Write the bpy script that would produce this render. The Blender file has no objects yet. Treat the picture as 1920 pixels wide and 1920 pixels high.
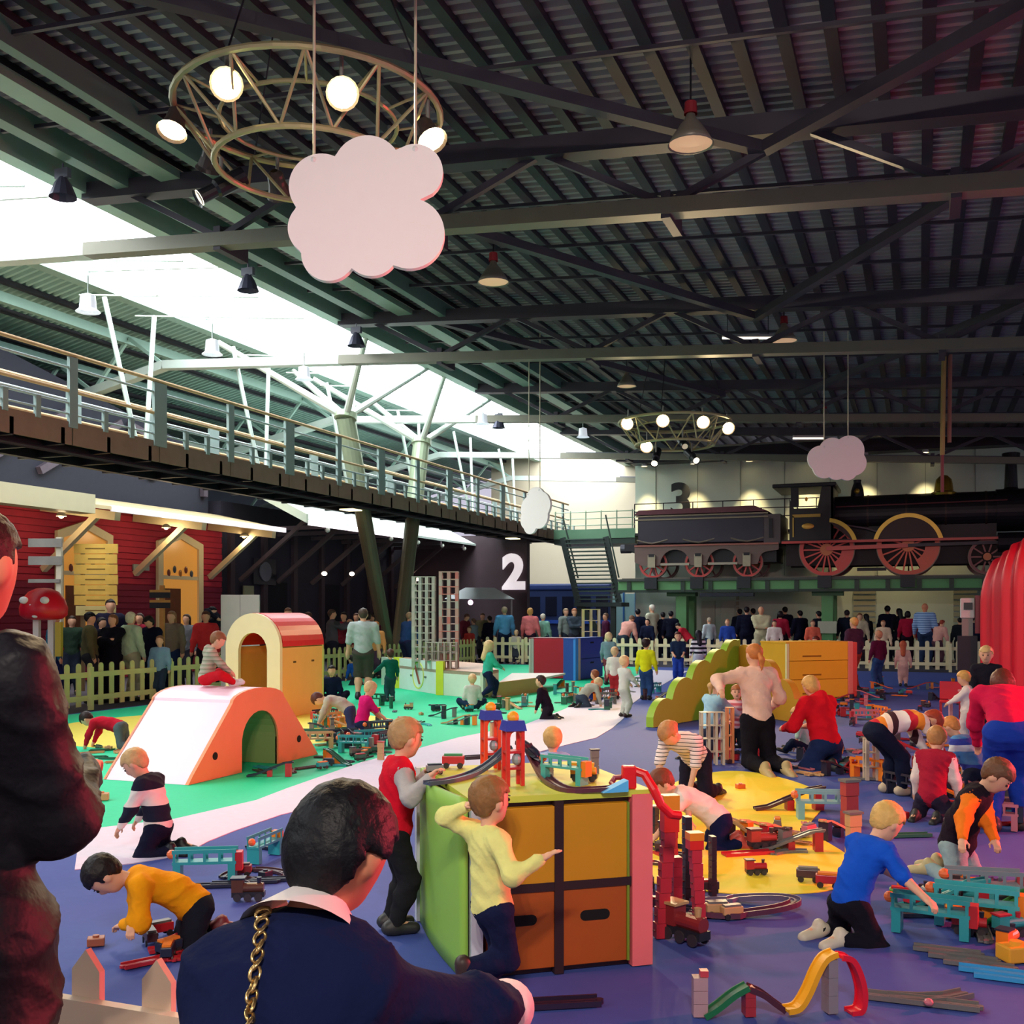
import bpy, math, random
import numpy as np
from mathutils import Vector, Matrix
random.seed(7)
rng = np.random.default_rng(7)
SC = bpy.context.scene
COL = SC.collection
PI = math.pi
TH = math.radians(20.9)          # world axes follow the hall; the view looks 20.9 degrees left of its long axis
CT, ST = math.cos(TH), math.sin(TH)
FPX, HOR, CAMZ = 2000.0, 1145.0, 1.7

# ------------------------------------------------------------------ camera
cam_d = bpy.data.cameras.new('camera'); cam = bpy.data.objects.new('camera', cam_d); COL.objects.link(cam)
cam.location = (0, 0, CAMZ); cam.rotation_euler = (PI/2, 0, TH)
cam_d.sensor_width = 36; cam_d.lens = 36*FPX/1920; cam_d.shift_y = (HOR-960)/1920
cam_d.clip_start = .05; cam_d.clip_end = 300
SC.camera = cam
# ------------------------------------------------------------------ exposure and world
SC.view_settings.view_transform = 'Standard'; SC.view_settings.look = 'None'
SC.view_settings.exposure = 0.0; SC.view_settings.gamma = 1.0
SC.view_settings.use_curve_mapping = False
world = bpy.data.worlds.new('hall_world'); SC.world = world; world.use_nodes = True
world.node_tree.nodes['Background'].inputs[0].default_value = (.84, .80, .98, 1)
world.node_tree.nodes['Background'].inputs[1].default_value = .72
SKYLIGHT = 11.0                   # radiance of the daylit roof glazing
SC.cycles.sample_clamp_indirect = 4.0; SC.cycles.use_light_tree = False; SC.cycles.adaptive_threshold = .03
SC.cycles.max_bounces = 6; SC.cycles.diffuse_bounces = 4; SC.cycles.glossy_bounces = 3

def W(u, v, z=0.0):              # hall frame: u across, v along
    return Vector((u, v, z))
def C2W(X, Y, z=0.0):            # right of / ahead of the viewpoint -> hall
    return Vector((X*CT-Y*ST, X*ST+Y*CT, z))
def F(px, py, z=0.0):            # where a point of height z seen at a pixel stands
    Y = (CAMZ-z)*FPX/(py-HOR); return C2W((px-960)/FPX*Y, Y, z)
def P(px, py, Y):
    return C2W((px-960)/FPX*Y, Y, CAMZ+(HOR-py)/FPX*Y)

def lamp(name, kind, loc, energy, color, target=None, size=.1, spot=60, blend=.5, parent=None):
    d = bpy.data.lights.new(name, kind); d.energy = energy; d.color = color
    if kind == 'SPOT': d.spot_size = math.radians(spot); d.spot_blend = blend; d.shadow_soft_size = size
    elif kind == 'AREA': d.size = size
    else: d.shadow_soft_size = size
    o = bpy.data.objects.new(name, d); COL.objects.link(o); o.location = loc
    if target is not None:
        o.rotation_euler = (Vector(target)-Vector(loc)).to_track_quat('-Z', 'Y').to_euler()
    if parent is not None:
        o.parent = parent; o.matrix_parent_inverse = parent.matrix_world.inverted()
    return o

# ------------------------------------------------------------------ materials
_M = {}
def lin(h):
    h = h.lstrip('#'); c = [int(h[i:i+2], 16)/255 for i in (0, 2, 4)]
    return [x/12.92 if x <= .04045 else ((x+.055)/1.055)**2.4 for x in c]
def mat(h, rough=.6, metal=0.0, emit=0.0, var=.10, scale=9.0, stripe=None, bump=0.0, spec=.4, sheen=0):
    key = (h, rough, metal, emit, var, scale, stripe, bump, spec)
    if key in _M: return _M[key]
    m = bpy.data.materials.new('m_'+h.lstrip('#')); m.use_nodes = True
    nt = m.node_tree; b = nt.nodes['Principled BSDF']; c = lin(h)
    b.inputs['Roughness'].default_value = rough; b.inputs['Metallic'].default_value = metal
    b.inputs['Specular IOR Level'].default_value = spec
    b.inputs['Base Color'].default_value = (*c, 1)
    if emit:
        b.inputs['Emission Color'].default_value = (*c, 1); b.inputs['Emission Strength'].default_value = emit
    elif stripe:
        tc = nt.nodes.new('ShaderNodeTexCoord'); sep = nt.nodes.new('ShaderNodeSeparateXYZ')
        nt.links.new(tc.outputs['Object'], sep.inputs[0])
        cols, freq, ax = stripe[:-2], stripe[-2], stripe[-1]
        mul = nt.nodes.new('ShaderNodeMath'); mul.operation = 'MULTIPLY'; mul.inputs[1].default_value = freq
        nt.links.new(sep.outputs[ax], mul.inputs[0])
        fr = nt.nodes.new('ShaderNodeMath'); fr.operation = 'FRACT'; nt.links.new(mul.outputs[0], fr.inputs[0])
        r = nt.nodes.new('ShaderNodeValToRGB'); r.color_ramp.interpolation = 'CONSTANT'
        allc = [h]+list(cols)
        for i, cc in enumerate(allc):
            e = r.color_ramp.elements[i] if i < 2 else r.color_ramp.elements.new(i/len(allc))
            e.position = i/len(allc); e.color = (*lin(cc), 1)
        nt.links.new(fr.outputs[0], r.inputs[0]); nt.links.new(r.outputs[0], b.inputs['Base Color'])
    elif var:
        tc = nt.nodes.new('ShaderNodeTexCoord'); n = nt.nodes.new('ShaderNodeTexNoise')
        n.inputs['Scale'].default_value = scale; n.inputs['Detail'].default_value = 4
        nt.links.new(tc.outputs['Object'], n.inputs['Vector'])
        mx = nt.nodes.new('ShaderNodeMix'); mx.data_type = 'RGBA'
        mx.inputs[6].default_value = (*[x*(1-var) for x in c], 1); mx.inputs[7].default_value = (*[min(1, x*(1+var)) for x in c], 1)
        nt.links.new(n.outputs['Fac'], mx.inputs[0]); nt.links.new(mx.outputs[2], b.inputs['Base Color'])
        if bump:
            bp = nt.nodes.new('ShaderNodeBump'); bp.inputs['Strength'].default_value = bump; bp.inputs['Distance'].default_value = .02
            nt.links.new(n.outputs['Fac'], bp.inputs['Height']); nt.links.new(bp.outputs[0], b.inputs['Normal'])
    _M[key] = m; return m
def fab(h): return mat(h, .95, var=.14, scale=11, bump=.75, spec=.15)
def plas(h): return mat(h, .38, var=.06, scale=12, spec=.5)
def paint(h): return mat(h, .5, var=.06, scale=5)
def steel(h): return mat(h, .45, metal=.25, var=.08, scale=4)
def wood(h): return mat(h, .7, var=.18, scale=6)
def skin(h='#e2ab8c'): return mat(h, .6, var=.05, scale=20, spec=.35)

# ------------------------------------------------------------------ mesh building
class MB:
    def __init__(s): s.v = []; s.f = []
    def add(s, vs, fs):
        n = len(s.v); s.v += [tuple(x) for x in vs]; s.f += [tuple(i+n for i in f) for f in fs]; return s
    def box(s, x0, x1, y0, y1, z0, z1):
        return s.add([(x0,y0,z0),(x1,y0,z0),(x1,y1,z0),(x0,y1,z0),(x0,y0,z1),(x1,y0,z1),(x1,y1,z1),(x0,y1,z1)],
                     [(0,3,2,1),(4,5,6,7),(0,1,5,4),(1,2,6,5),(2,3,7,6),(3,0,4,7)])
    def beam(s, p0, p1, w, h, up=(0,0,1)):
        p0, p1 = Vector(p0), Vector(p1); d = (p1-p0).normalized(); up = Vector(up)
        if abs(d.dot(up)) > .98: up = Vector((0,1,0))
        r = d.cross(up).normalized(); t = r.cross(d)
        vs = [p+r*(a*w/2)+t*(b*h/2) for p in (p0, p1) for a, b in ((-1,-1),(1,-1),(1,1),(-1,1))]
        return s.add(vs, [(0,1,2,3),(7,6,5,4),(0,4,5,1),(1,5,6,2),(2,6,7,3),(3,7,4,0)])
    def cyl(s, p0, p1, r0, r1=None, n=12, caps=True):
        r1 = r0 if r1 is None else r1
        p0, p1 = Vector(p0), Vector(p1); d = (p1-p0).normalized(); up = Vector((0,0,1)) if abs(d.z) < .95 else Vector((1,0,0))
        a = d.cross(up).normalized(); b = d.cross(a)
        vs = [p+(a*math.cos(2*PI*i/n)+b*math.sin(2*PI*i/n))*r for p, r in ((p0,r0),(p1,r1)) for i in range(n)]
        fs = [(i, (i+1)%n, n+(i+1)%n, n+i) for i in range(n)]
        if caps: fs += [tuple(range(n-1,-1,-1)), tuple(range(n, 2*n))]
        return s.add(vs, fs)
    def prism(s, poly, fn, t0, t1):             # poly of (a,b); fn(a,b,t) -> xyz
        n = len(poly); vs = [fn(a,b,t) for t in (t0,t1) for a,b in poly]
        return s.add(vs, [tuple(range(n-1,-1,-1)), tuple(range(n,2*n))]+[(i,(i+1)%n,n+(i+1)%n,n+i) for i in range(n)])
    def lathe(s, prof, n=20, c=(0,0,0), M=None, cap=False):
        vs = [Vector((r*math.cos(2*PI*i/n), r*math.sin(2*PI*i/n), z)) for r, z in prof for i in range(n)]
        if M is not None: vs = [M @ v for v in vs]
        c = Vector(c); vs = [v+c for v in vs]; k = len(prof)
        fs = [(j*n+i, j*n+(i+1)%n, (j+1)*n+(i+1)%n, (j+1)*n+i) for j in range(k-1) for i in range(n)]
        if cap: fs += [tuple(range(n-1,-1,-1)), tuple(range((k-1)*n, k*n))]
        return s.add(vs, fs)
    def tube(s, path, r, n=8, closed=False):
        path = [Vector(p) for p in path]; m = len(path); vs = []; fs = []
        ref = None
        for i, p in enumerate(path):
            a = path[(i-1)%m] if (closed or i > 0) else p; b = path[(i+1)%m] if (closed or i < m-1) else p
            d = (b-a).normalized(); up = Vector((0,0,1)) if abs(d.z) < .9 else Vector((1,0,0))
            x = d.cross(up).normalized(); y = d.cross(x)
            if ref is not None and x.dot(ref) < 0: x, y = -x, -y
            ref = x
            vs += [p+(x*math.cos(2*PI*k/n)+y*math.sin(2*PI*k/n))*r for k in range(n)]
        for i in range(m if closed else m-1):
            j = (i+1) % m
            fs += [(i*n+k, i*n+(k+1)%n, j*n+(k+1)%n, j*n+k) for k in range(n)]
        if not closed: fs += [tuple(range(n-1,-1,-1)), tuple(range((m-1)*n, m*n))]
        return s.add(vs, fs)
    def sweep(s, path, sec, closed=False, up=(0,0,1)):      # sec: (side, up) section points
        path = [Vector(p) for p in path]; m = len(path); n = len(sec); up0 = Vector(up); vs = []; fs = []
        for i, p in enumerate(path):
            a = path[(i-1)%m] if (closed or i > 0) else p; b = path[(i+1)%m] if (closed or i < m-1) else p
            d = (b-a).normalized(); x = d.cross(up0)
            x = x.normalized() if x.length > 1e-4 else Vector((1,0,0)); y = x.cross(d)
            vs += [p+x*q+y*w for q, w in sec]
        for i in range(m if closed else m-1):
            j = (i+1) % m
            fs += [(i*n+k, i*n+(k+1)%n, j*n+(k+1)%n, j*n+k) for k in range(n)]
        if not closed: fs += [tuple(range(n-1,-1,-1)), tuple(range((m-1)*n, m*n))]
        return s.add(vs, fs)
    def ball(s, c, r, n=12, m=8, rot=None):
        r = (r,r,r) if not hasattr(r, '__len__') else r; c = Vector(c); vs = []; fs = []
        for j in range(m+1):
            t = PI*j/m
            for i in range(n):
                a = 2*PI*i/n; q = Vector((r[0]*math.sin(t)*math.cos(a), r[1]*math.sin(t)*math.sin(a), r[2]*math.cos(t)))
                if rot is not None: q = rot @ q
                vs.append(c+q)
        for j in range(m):
            for i in range(n): fs.append((j*n+i, (j+1)*n+i, (j+1)*n+(i+1)%n, j*n+(i+1)%n))
        return s.add(vs, fs)
    def mesh(s, name, smooth=False):
        me = bpy.data.meshes.new(name); me.from_pydata(s.v, [], s.f); me.validate()
        if smooth: me.polygons.foreach_set('use_smooth', [True]*len(me.polygons))
        return me
    def build(s, name, m, parent=None, loc=(0,0,0), rz=0.0, smooth=False, bevel=0, autosm=None):
        return link(name, s.mesh(name, smooth), m, parent, loc, rz, bevel, autosm)

KIDS = {}
def link(name, me, m, parent=None, loc=(0,0,0), rz=0.0, bevel=0, autosm=None):
    o = bpy.data.objects.new(name, me); COL.objects.link(o)
    if m is not None and not me.materials: me.materials.append(m)
    o.location = loc; o.rotation_euler = (0,0,rz)
    if parent is not None: o.parent = parent; KIDS.setdefault(parent.name, []).append(o)
    if bevel:
        b = o.modifiers.new('bevel', 'BEVEL'); b.width = bevel; b.segments = 2; b.limit_method = 'ANGLE'
    return o
def tag(o, label, cat=None, group=None, kind=None):
    if label: o['label'] = label
    if cat: o['category'] = cat
    if group: o['group'] = group
    if kind: o['kind'] = kind
    return o
def empty(name, loc=(0,0,0), rz=0.0, label=None, cat=None, group=None, kind=None, parent=None):
    o = bpy.data.objects.new(name, None); COL.objects.link(o); o.location = loc; o.rotation_euler = (0,0,rz); o.empty_display_size = .1
    if parent is not None: o.parent = parent; KIDS.setdefault(parent.name, []).append(o)
    return tag(o, label, cat, group, kind)
def dup(o, parent=None):
    c = o.copy(); COL.objects.link(c); c.parent = parent
    for ch in KIDS.get(o.name, ()): dup(ch, c)
    return c
def copy_to(o, loc, rz, label=None, group=None, scale=None):
    c = dup(o); c.location = loc; c.rotation_euler = (0,0,rz)
    if label: c['label'] = label
    if group: c['group'] = group
    if scale: c.scale = (scale,)*3
    return c
def text_mesh(ch, size, depth, offset=0.0):
    cu = bpy.data.curves.new('glyph', 'FONT'); cu.body = ch; cu.size = size; cu.extrude = depth/2; cu.offset = offset
    cu.align_x = 'CENTER'; cu.resolution_u = 6
    t = bpy.data.objects.new('glyph', cu); COL.objects.link(t)
    dg = bpy.context.evaluated_depsgraph_get(); me = bpy.data.meshes.new_from_object(t.evaluated_get(dg))
    bpy.data.objects.remove(t); bpy.data.curves.remove(cu)
    return me
# ================================================================== THE HALL
HR = 0.0
def HB(mb, name, m, parent=None, **k):            # a mesh written in hall coordinates
    return mb.build(name, m, parent, rz=(HR if parent is None else 0), **k)
def roofz(u): return 8.56-.062*(u+12.5)
def leftz(u): return 8.94+.22*(u+16.5)
V0, V1 = -22.0, 50.0
o = HB(MB().box(-30, 16, -26, 56, -.2, -.02), 'floor', mat('#4a4550', .8, var=.2, scale=2)); tag(o, 'dark grey concrete hall floor', kind='structure')

# ---- roof deck with real corrugation, purlins, trusses
def deck(u0, z0, u1, z1):
    mb = MB(); per, dep = .2, .07; n = int((V1-V0)/per); vs = []; fs = []
    for i in range(n):
        b = V0+i*per
        for dv, dz in ((0,0),(.07,0),(.10,dep),(.17,dep)):
            vs += [(u0, b+dv, z0+dz), (u1, b+dv, z1+dz)]
    for j in range(len(vs)//2-1): fs.append((2*j, 2*j+1, 2*j+3, 2*j+2))
    return mb.add(vs, fs)
ceil = HB(deck(-12.3, roofz(-12.3)+.25, 15, roofz(15)+.25), 'ceiling', mat('#9c969c', .6, metal=.1, var=.12, scale=1.5))
tag(ceil, 'ribbed metal roof deck over the hall', kind='structure')
ceil_l = HB(deck(-16.6, leftz(-16.6)+.25, -27, leftz(-27)+.25), 'ceiling', mat('#93b0a8', .6, metal=.1, var=.12, scale=1.5))
tag(ceil_l, 'ribbed teal metal roof left of the skylight', kind='structure')
dark = steel('#2c2830'); pm = None
for i in range(54):
    u = -11.9+i*.5
    if pm is None: pm = MB().box(-.07, .07, V0, V1, .05, .15).mesh('purlin')
    link('purlin', pm, steel('#3e3944'), ceil, (u, 0, roofz(u)+.1))
for i in range(9):
    u = -17.2-i*1.1; link('purlin', pm, None, ceil_l, (u, 0, leftz(u)+.1))
teal = steel('#93b0a4'); tealD = steel('#6a867e')
# long beams beside the skylight
for u, w, h, dz, m in ((-12.35,.28,.5,-.05,teal), (-11.5,.22,.3,-.12,tealD), (-10.6,.35,.12,-.16,teal), (-9.7,.16,.3,-.14,tealD)):
    z = roofz(u)+dz; MB().box(u-w/2, u+w/2, V0, V1, z-h/2, z+h/2).build('edge_beam', m, ceil)
for u, w, h, dz, m in ((-16.65,.3,.5,0,teal), (-18.4,.16,.22,-.1,teal), (-20.4,.16,.22,-.1,tealD)):
    z = leftz(u)+dz; MB().box(u-w/2, u+w/2, V0, V1, z-h/2, z+h/2).build('edge_beam', m, ceil_l)
trussm = steel('#7d7a6c'); trussd = steel('#4a4550'); trussl = steel('#b9c4bd')
for v in (5.4, 13.4, 21.3, 29.3, 37.3, 45.0):
    T = empty('roof_truss', (0,0,0), parent=ceil)
    a, b = -12.3, 15
    MB().beam((a,v,roofz(a)-.25),(b,v,roofz(b)-.25),.3,.26).build('top_chord', trussd, T)
    MB().beam((a,v,roofz(a)-1.15),(b,v,roofz(b)-1.15),.26,.2).build('bottom_chord', trussm, T)
    MB().beam((a,v+.55,roofz(a)-1.0),(b,v+.55,roofz(b)-1.0),.14,.12).build('tie_beam', steel('#6a6a78'), T)
    u = -11.5; k = 0
    while u < 14:
        e = u+1.7; z0 = roofz(u)-(1.1 if k%2 else .3); z1 = roofz(e)-(.3 if k%2 else 1.1)
        MB().beam((u,v,z0),(e,v,z1),.09,.09).build('diagonal', trussd, T)
        if k % 2: MB().box(u-.06,u+.06,v-.1,v+.62,roofz(u)-1.3,roofz(u)-.95).build('gusset', trussd, T)
        u = e; k += 1
    L = empty('roof_truss', (0,0,0), parent=ceil_l)
    MB().beam((-12.3,v,roofz(-12.3)-1.15),(-17.2,v,leftz(-17.2)-1.1),.26,.2).build('bottom_chord', trussl, L)  # left chords in paler steel, the skylight bloom put into their colour
    MB().beam((-17.2,v,leftz(-17.2)-1.1),(-26,v,leftz(-26)-1.1),.26,.2).build('bottom_chord', trussl, L)
    for c in range(4):
        u = -17.2-c*2.2
        MB().beam((u,v,leftz(u)-1.1),(u-1.1,v,leftz(u-1.1)-.1),.08,.08).build('diagonal', teal, L)
        MB().beam((u-1.1,v,leftz(u-1.1)-.1),(u-2.2,v,leftz(u-2.2)-1.1),.08,.08).build('diagonal', teal, L)
for v in (9.3, 11.4, 15.6, 17.6, 19.4, 24.0, 26.5, 32.0, 34.5):       # conduits under the deck
    MB().beam((-12,v,roofz(-12)-.12),(15,v,roofz(15)-.12),.05,.05).build('conduit', trussd, ceil)
for (u0, v0, u1, v1) in ((-9,7.2,-1.8,13.4),(5,7.2,-1.8,13.4),(-8.5,13.4,-3,21.3),(2,13.4,-3,21.3),(-10,21.3,-5,29.3),(2,21.3,-3,29.3)):
    MB().beam((u0,v0,roofz(u0)-.3),(u1,v1,roofz(u1)-.5),.16,.14).build('roof_brace', trussd, ceil)

# ---- the skylight: daylit glazing between two kerbs
sky = empty('window_1', (0,0,0), HR, 'long white skylight running down the left of the roof', kind='structure')
pane_m = mat('#f4fbff', emit=SKYLIGHT, var=0)
v = V0
while v < V1-.1:
    MB().add([(-16.5,v+.03,8.98),(-12.4,v+.03,8.62),(-12.4,v+3.97,8.62),(-16.5,v+3.97,8.98)], [(0,1,2,3)]).build('pane', pane_m, sky)
    MB().beam((-16.5,v,8.95),(-12.4,v,8.59),.06,.08).build('glazing_bar', trussl, sky)
    v += 4.0
# thin stays and silhouetted lamps under the glass
for v in (9.0, 11.5, 15.2, 17.6, 19.3, 23.2, 25.4, 27.2, 31.3, 33.5):
    MB().cyl((-16.4,v,8.3),(-12.6,v+.9,8.1),.018,n=6).build('stay_rod', trussl, sky)
    MB().cyl((-15.0,v+.3,8.85),(-14.7,v+.35,8.2),.018,n=6).build('stay_rod', trussl, sky)

# ---- tree columns in leaning pairs
colm = steel('#8d9a80')
for vb in (27.2,):
    for vn in (vb-2.6, vb+1.7):
        C = empty('steel_column', W(-14, vb+(.12 if vn > vb else -.12)), HR,
                  'leaning round steel column with branching arms, %s of the pair beside the walkway' % ('right-hand' if vn > vb else 'left-hand') if vb < 30 else
                  'leaning steel tree column at the far end of the walkway, %s of its pair' % ('farther' if vn > vb else 'nearer'), 'column')
        dv = vn-vb
        MB().cyl((0,0,0),(0,dv*.72,4.85),.19,.22,16).build('lower_shaft', steel('#6e6653'), C, smooth=False)
        MB().cyl((0,dv*.72,4.85),(0,dv,6.75),.25,.25,16).build('upper_shaft', colm, C)
        MB().cyl((0,dv-.02,6.7),(0,dv+.02,6.85),.3,.3,16).build('collar', colm, C)
        for du, d2, z in ((-2.6,-1.9,8.5),(-2.6,1.6,8.5),(1.6,-1.8,8.35),(1.6,1.8,8.35)):
            MB().cyl((0,dv,6.75),(du,dv+d2,z),.1,.07,10).build('arm', steel('#c3cdc4'), C)

# ---- far wall with number 3, lower wall, doors
wall_far = HB(MB().box(-10.2, 16, 40, 40.3, 0, 7.9), 'wall_far', mat('#c6d4c6', .7, var=.06, scale=1.2)); tag(wall_far, 'pale green far wall behind the locomotive', kind='structure')
for u in np.arange(-9.4, 6, 1.6): MB().box(u-.012, u+.012, 39.97, 40, 3.0, 7.5).build('panel_joint', paint('#8d9c90'), wall_far)
MB().box(-10.2, 16, 39.2, 39.9, 7.25, 7.7).build('top_beam', dark, wall_far)
for i, (u, w) in enumerate(((-8.4,.45),(-6.35,.1),(-2.2,.75),(1.1,.75))):  # ribbed shutters
    for k in range(9): MB().box(u, u+w, 39.93, 40, .9+k*.2, 1.04+k*.2).build('shutter_rib', paint('#a8a88e'), wall_far)
for n, px in ((1, 1328), (2, 1365)):
    k = (px-960)/2000; Y = 39.9/(k*ST+CT); u = Y*(k*CT-ST)
    d = HB(MB().box(u-.25, u+.25, 39.88, 39.98, 0, 2.05+.02*n), 'door_%d' % n, paint('#b9beac')); tag(d, 'tall pale panel door on the far wall', kind='structure')
    MB().cyl((u+.19,39.84,1.0),(u+.19,39.88,1.0),.025).build('door_handle', steel('#777777'), d)
g3 = text_mesh('3', 1.75, .12, .05)
o = link('number_sign', g3, paint('#0b1012'), None, W(-8.35, 39.6, 5.25)); o.rotation_euler = (PI/2, 0, HR)
tag(o, 'large black number 3 hanging in front of the far wall', 'number')
# wall-wash lamps along the top of the far wall
for i, px in enumerate((1208, 1300, 1405, 1512, 1622, 1735)):
    k = (px-960)/2000; Y = 39.45/(k*ST+CT); u = Y*(k*CT-ST)
    L = empty('wall_lamp', W(u, 39.45, 7.15), HR, 'small warm downlight washing the far wall, %s from the left' % ('first','second','third','fourth','fifth','sixth')[i], 'lamp', 'downlights along the far wall')
    MB().lathe([(.05,.12),(.1,.1),(.12,0)], 12).build('housing', paint('#c9c9c9'), L)
    MB().lathe([(.0,.02),(.105,.02)], 12).build('bulb', mat('#ffe2a8', emit=14, var=0), L)
    lamp('wall_lamp_light', 'SPOT', W(u, 39.4, 7.1), 1000, (1,.72,.38), W(u, 39.75, 0), .05, 62, .9)
# dark catwalk rails before the wall
cw = empty('catwalk_rail', W(0, 39.1, 4.6), HR, 'thin dark railing running behind the tender', 'railing')
for z in (.5, .8, 1.1): MB().cyl((-10,0,z),(-3.3,0,z),.02,n=6).build('rail', dark, cw)
for u in np.arange(-10, -3, 1.1): MB().cyl((u,0,0),(u,0,1.1),.02,n=6).build('post', dark, cw)
MB().box(-10.2,-3.2,-.1,.8,-.1,0).build('deck', dark, cw)

# ---- left end of the hall: dark wall with number 2, beige wall, blue coach
wl = HB(MB().box(-20, -13.9, 38, 38.3, 0, 4.6), 'wall_end', mat('#4b3c42', .8, var=.12, scale=3)); tag(wl, 'dark brown end wall carrying a white number 2', kind='structure')
g2 = text_mesh('2', 1.78, .1, .075)
p = P(963, 1102, 40.55)
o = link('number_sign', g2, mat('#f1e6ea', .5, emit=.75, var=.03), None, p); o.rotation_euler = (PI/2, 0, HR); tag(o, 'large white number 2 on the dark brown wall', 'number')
wb = HB(MB().box(-19, -9.0, 47, 47.3, 0, 9), 'wall_back', mat('#c7b9a1', .8, var=.06, scale=1)); tag(wb, 'beige plastered end wall', kind='structure')
wl2 = HB(MB().box(-27.3, -27, -24, 48, 0, 8), 'wall_left', mat('#2d3440', .8, var=.1, scale=1)); tag(wl2, 'dark side wall of the hall behind the station houses', kind='structure')
coach = empty('railway_coach', W(-13.7, 43.2, 0), HR, 'dark blue railway coach standing beyond the number 2 wall', 'train')
MB().box(-2.2, 1.6, 0, 2.4, .5, 2.6).build('body', paint('#16264e'), coach, bevel=.05)
MB().box(-2.25, 1.65, -.05, 2.45, 2.55, 2.85).build('roof', paint('#1a2c5e'), coach, bevel=.08)
MB().box(-2.25, 1.62, -.06, 0, 1.15, 1.3).build('waist_band', paint('#2148a0'), coach)
for i in range(5): MB().box(-2.0+i*.75, -1.5+i*.75, -.04, .02, 1.5, 2.3).build('window', mat('#131726', .2, var=0), coach)
MB().box(-2.2, 1.6, .3, 2.1, .1, .5).build('underframe', dark, coach)
for u in (-1.6, .4): MB().cyl((u,.1,.35),(u,.3,.35),.35,n=18).build('wheel', dark, coach)
glassb = empty('glass_screen', W(-10.9, 42.5, 0), HR, 'pale blue glazed screen under the far stairs', 'screen')
for i in range(4):
    MB().box(-.9+i*.5, -.45+i*.5, 0, .05, .1, 2.4).build('pane', mat('#8fb4b8', .25, var=.05), glassb)
    MB().box(-.46+i*.5, -.39+i*.5, -.02, .07, 0, 2.5).build('mullion', paint('#2c5f9c'), glassb)

# ---- upper platform and stairs at the end of the walkway
plat = empty('landing_platform', W(-11.2, 38.4, 4.45), HR, 'dark green steel landing joining the walkway to the stairs', 'platform')
MB().box(-1.75, 1.4, 0, 2.0, -.25, 0).build('deck', steel('#26352f'), plat)
MB().box(-1.75, 1.4, -.05, 0, -.05, .3).build('fascia', steel('#5d8468'), plat)
for z in (.45,.7,.95): MB().cyl((-1.75,0,z),(1.4,0,z),.02,n=6).build('rail', steel('#9db49a'), plat)
for i in range(6): MB().cyl((-1.7+i*.6,0,0),(-1.7+i*.6,0,1.0),.025,n=6).build('post', steel('#9db49a'), plat)
st = empty('steel_staircase', W(-11.35, 37.6, 0), HR, 'dark green steel stairs descending beside the tender', 'stairs')
for i in range(16):
    t = i/15; MB().box(-.9+t*.55, .6+t*.5, -.1+.0*t, .25, 4.3-t*2.2, 4.34-t*2.2).build('tread', steel('#35473f'), st)
for x0, x1 in ((-1.0,-.4),(.65,1.15)): MB().beam((x0,0,4.4),(x1,0,2.0),.06,.22).build('stringer', steel('#1e2a28'), st)
for x0, x1 in ((-1.0,-.4),(.65,1.15)): MB().beam((x0,0,5.2),(x1,0,2.9),.04,.05).build('handrail', steel('#26352f'), st)
MB().box(-.5,1.3,-.2,.9,1.85,2.0).build('half_landing', steel('#1e2a28'), st)
for x in (-.35, .95): MB().beam((x,0,0),(x,0,1.9),.16,.16).build('support_post', steel('#22302c'), st)
MB().beam((-.3,0,1.9),(1.0,0,.1),.1,.2).build('lower_flight', steel('#22302c'), st)

# ---- the walkway along the left
wk = empty('walkway', W(0,0,0), HR, 'raised pedestrian walkway with steel railing running along the left side', 'walkway')
un, uf, za, wv0, wv1 = -13.0, -15.0, 4.8, 2.0, 40.3
MB().box(uf, un-.02, wv0, wv1, za-.12, za).build('deck', wood('#5b4a40'), wk)
n = int((wv1-wv0)/2.15)
for i in range(n+1):
    v0 = 13.8-2.15*5+i*2.15
    if v0 > wv1-1: break
    MB().box(un-.04, un, v0+.015, v0+2.135, za-.38, za).build('fascia_board', wood('#8a7062'), wk)
MB().box(un-.5, un-.35, wv0, wv1, za-.42, za-.12).build('girder', steel('#1c1b26'), wk)
MB().box(uf+.3, uf+.45, wv0, wv1, za-.42, za-.12).build('girder', steel('#1c1b26'), wk)
MB().cyl((un-.1,wv0,za-.5),(un-.1,wv1,za-.5),.04,n=8).build('service_pipe', steel('#3a2c38'), wk)
for v in np.arange(wv0, wv1, 1.05): MB().box(uf, un, v, v+.08, za-.4, za-.12).build('cross_joist', steel('#22212c'), wk)
railw = wood('#c9a77c'); railg = steel('#aebfc0')
for u in (un, uf):
    for z, r, m in ((5.9,.035,railw),(5.68,.022,railg),(5.3,.03,railw),(5.1,.022,railg),(4.92,.018,railg)):
        MB().cyl((u,wv0,z),(u,wv1,z),r,n=8).build('rail', m, wk)
for i in range(-5, 13):
    v = 13.8+2.15*i
    if v > wv1: break
    w = .17 if i % 2 else .09
    for u in (un, uf):
        MB().box(u-.03,u+.03,v-w,v+w,za-.1,5.86).build('railing_post', steel('#93a6a3'), wk)
    for d in (.75, 1.4): MB().box(un-.03,un+.03,v+d-.05,v+d+.05,za-.05,5.1).build('short_post', steel('#93a6a3'), wk)
for v in np.arange(13.3, 40, 4.3):
    for dv in (-.25, .5): MB().cyl((uf+.2,v+dv*.2,za),(uf-.3,v+dv*2,8.0),.05,n=8).build('hanger_rod', steel('#a9b8b0'), wk)
MB().box(un-1.2,un-.8,24.5,25.0,za-.46,za-.43).build('bulkhead_light', mat('#ffe9b0', emit=2.5, var=0), wk)
MB().box(un-1.2,un-.8,36.5,37.0,za-.46,za-.43).build('bulkhead_light', mat('#ffe9b0', emit=2.5, var=0), wk)

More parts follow.
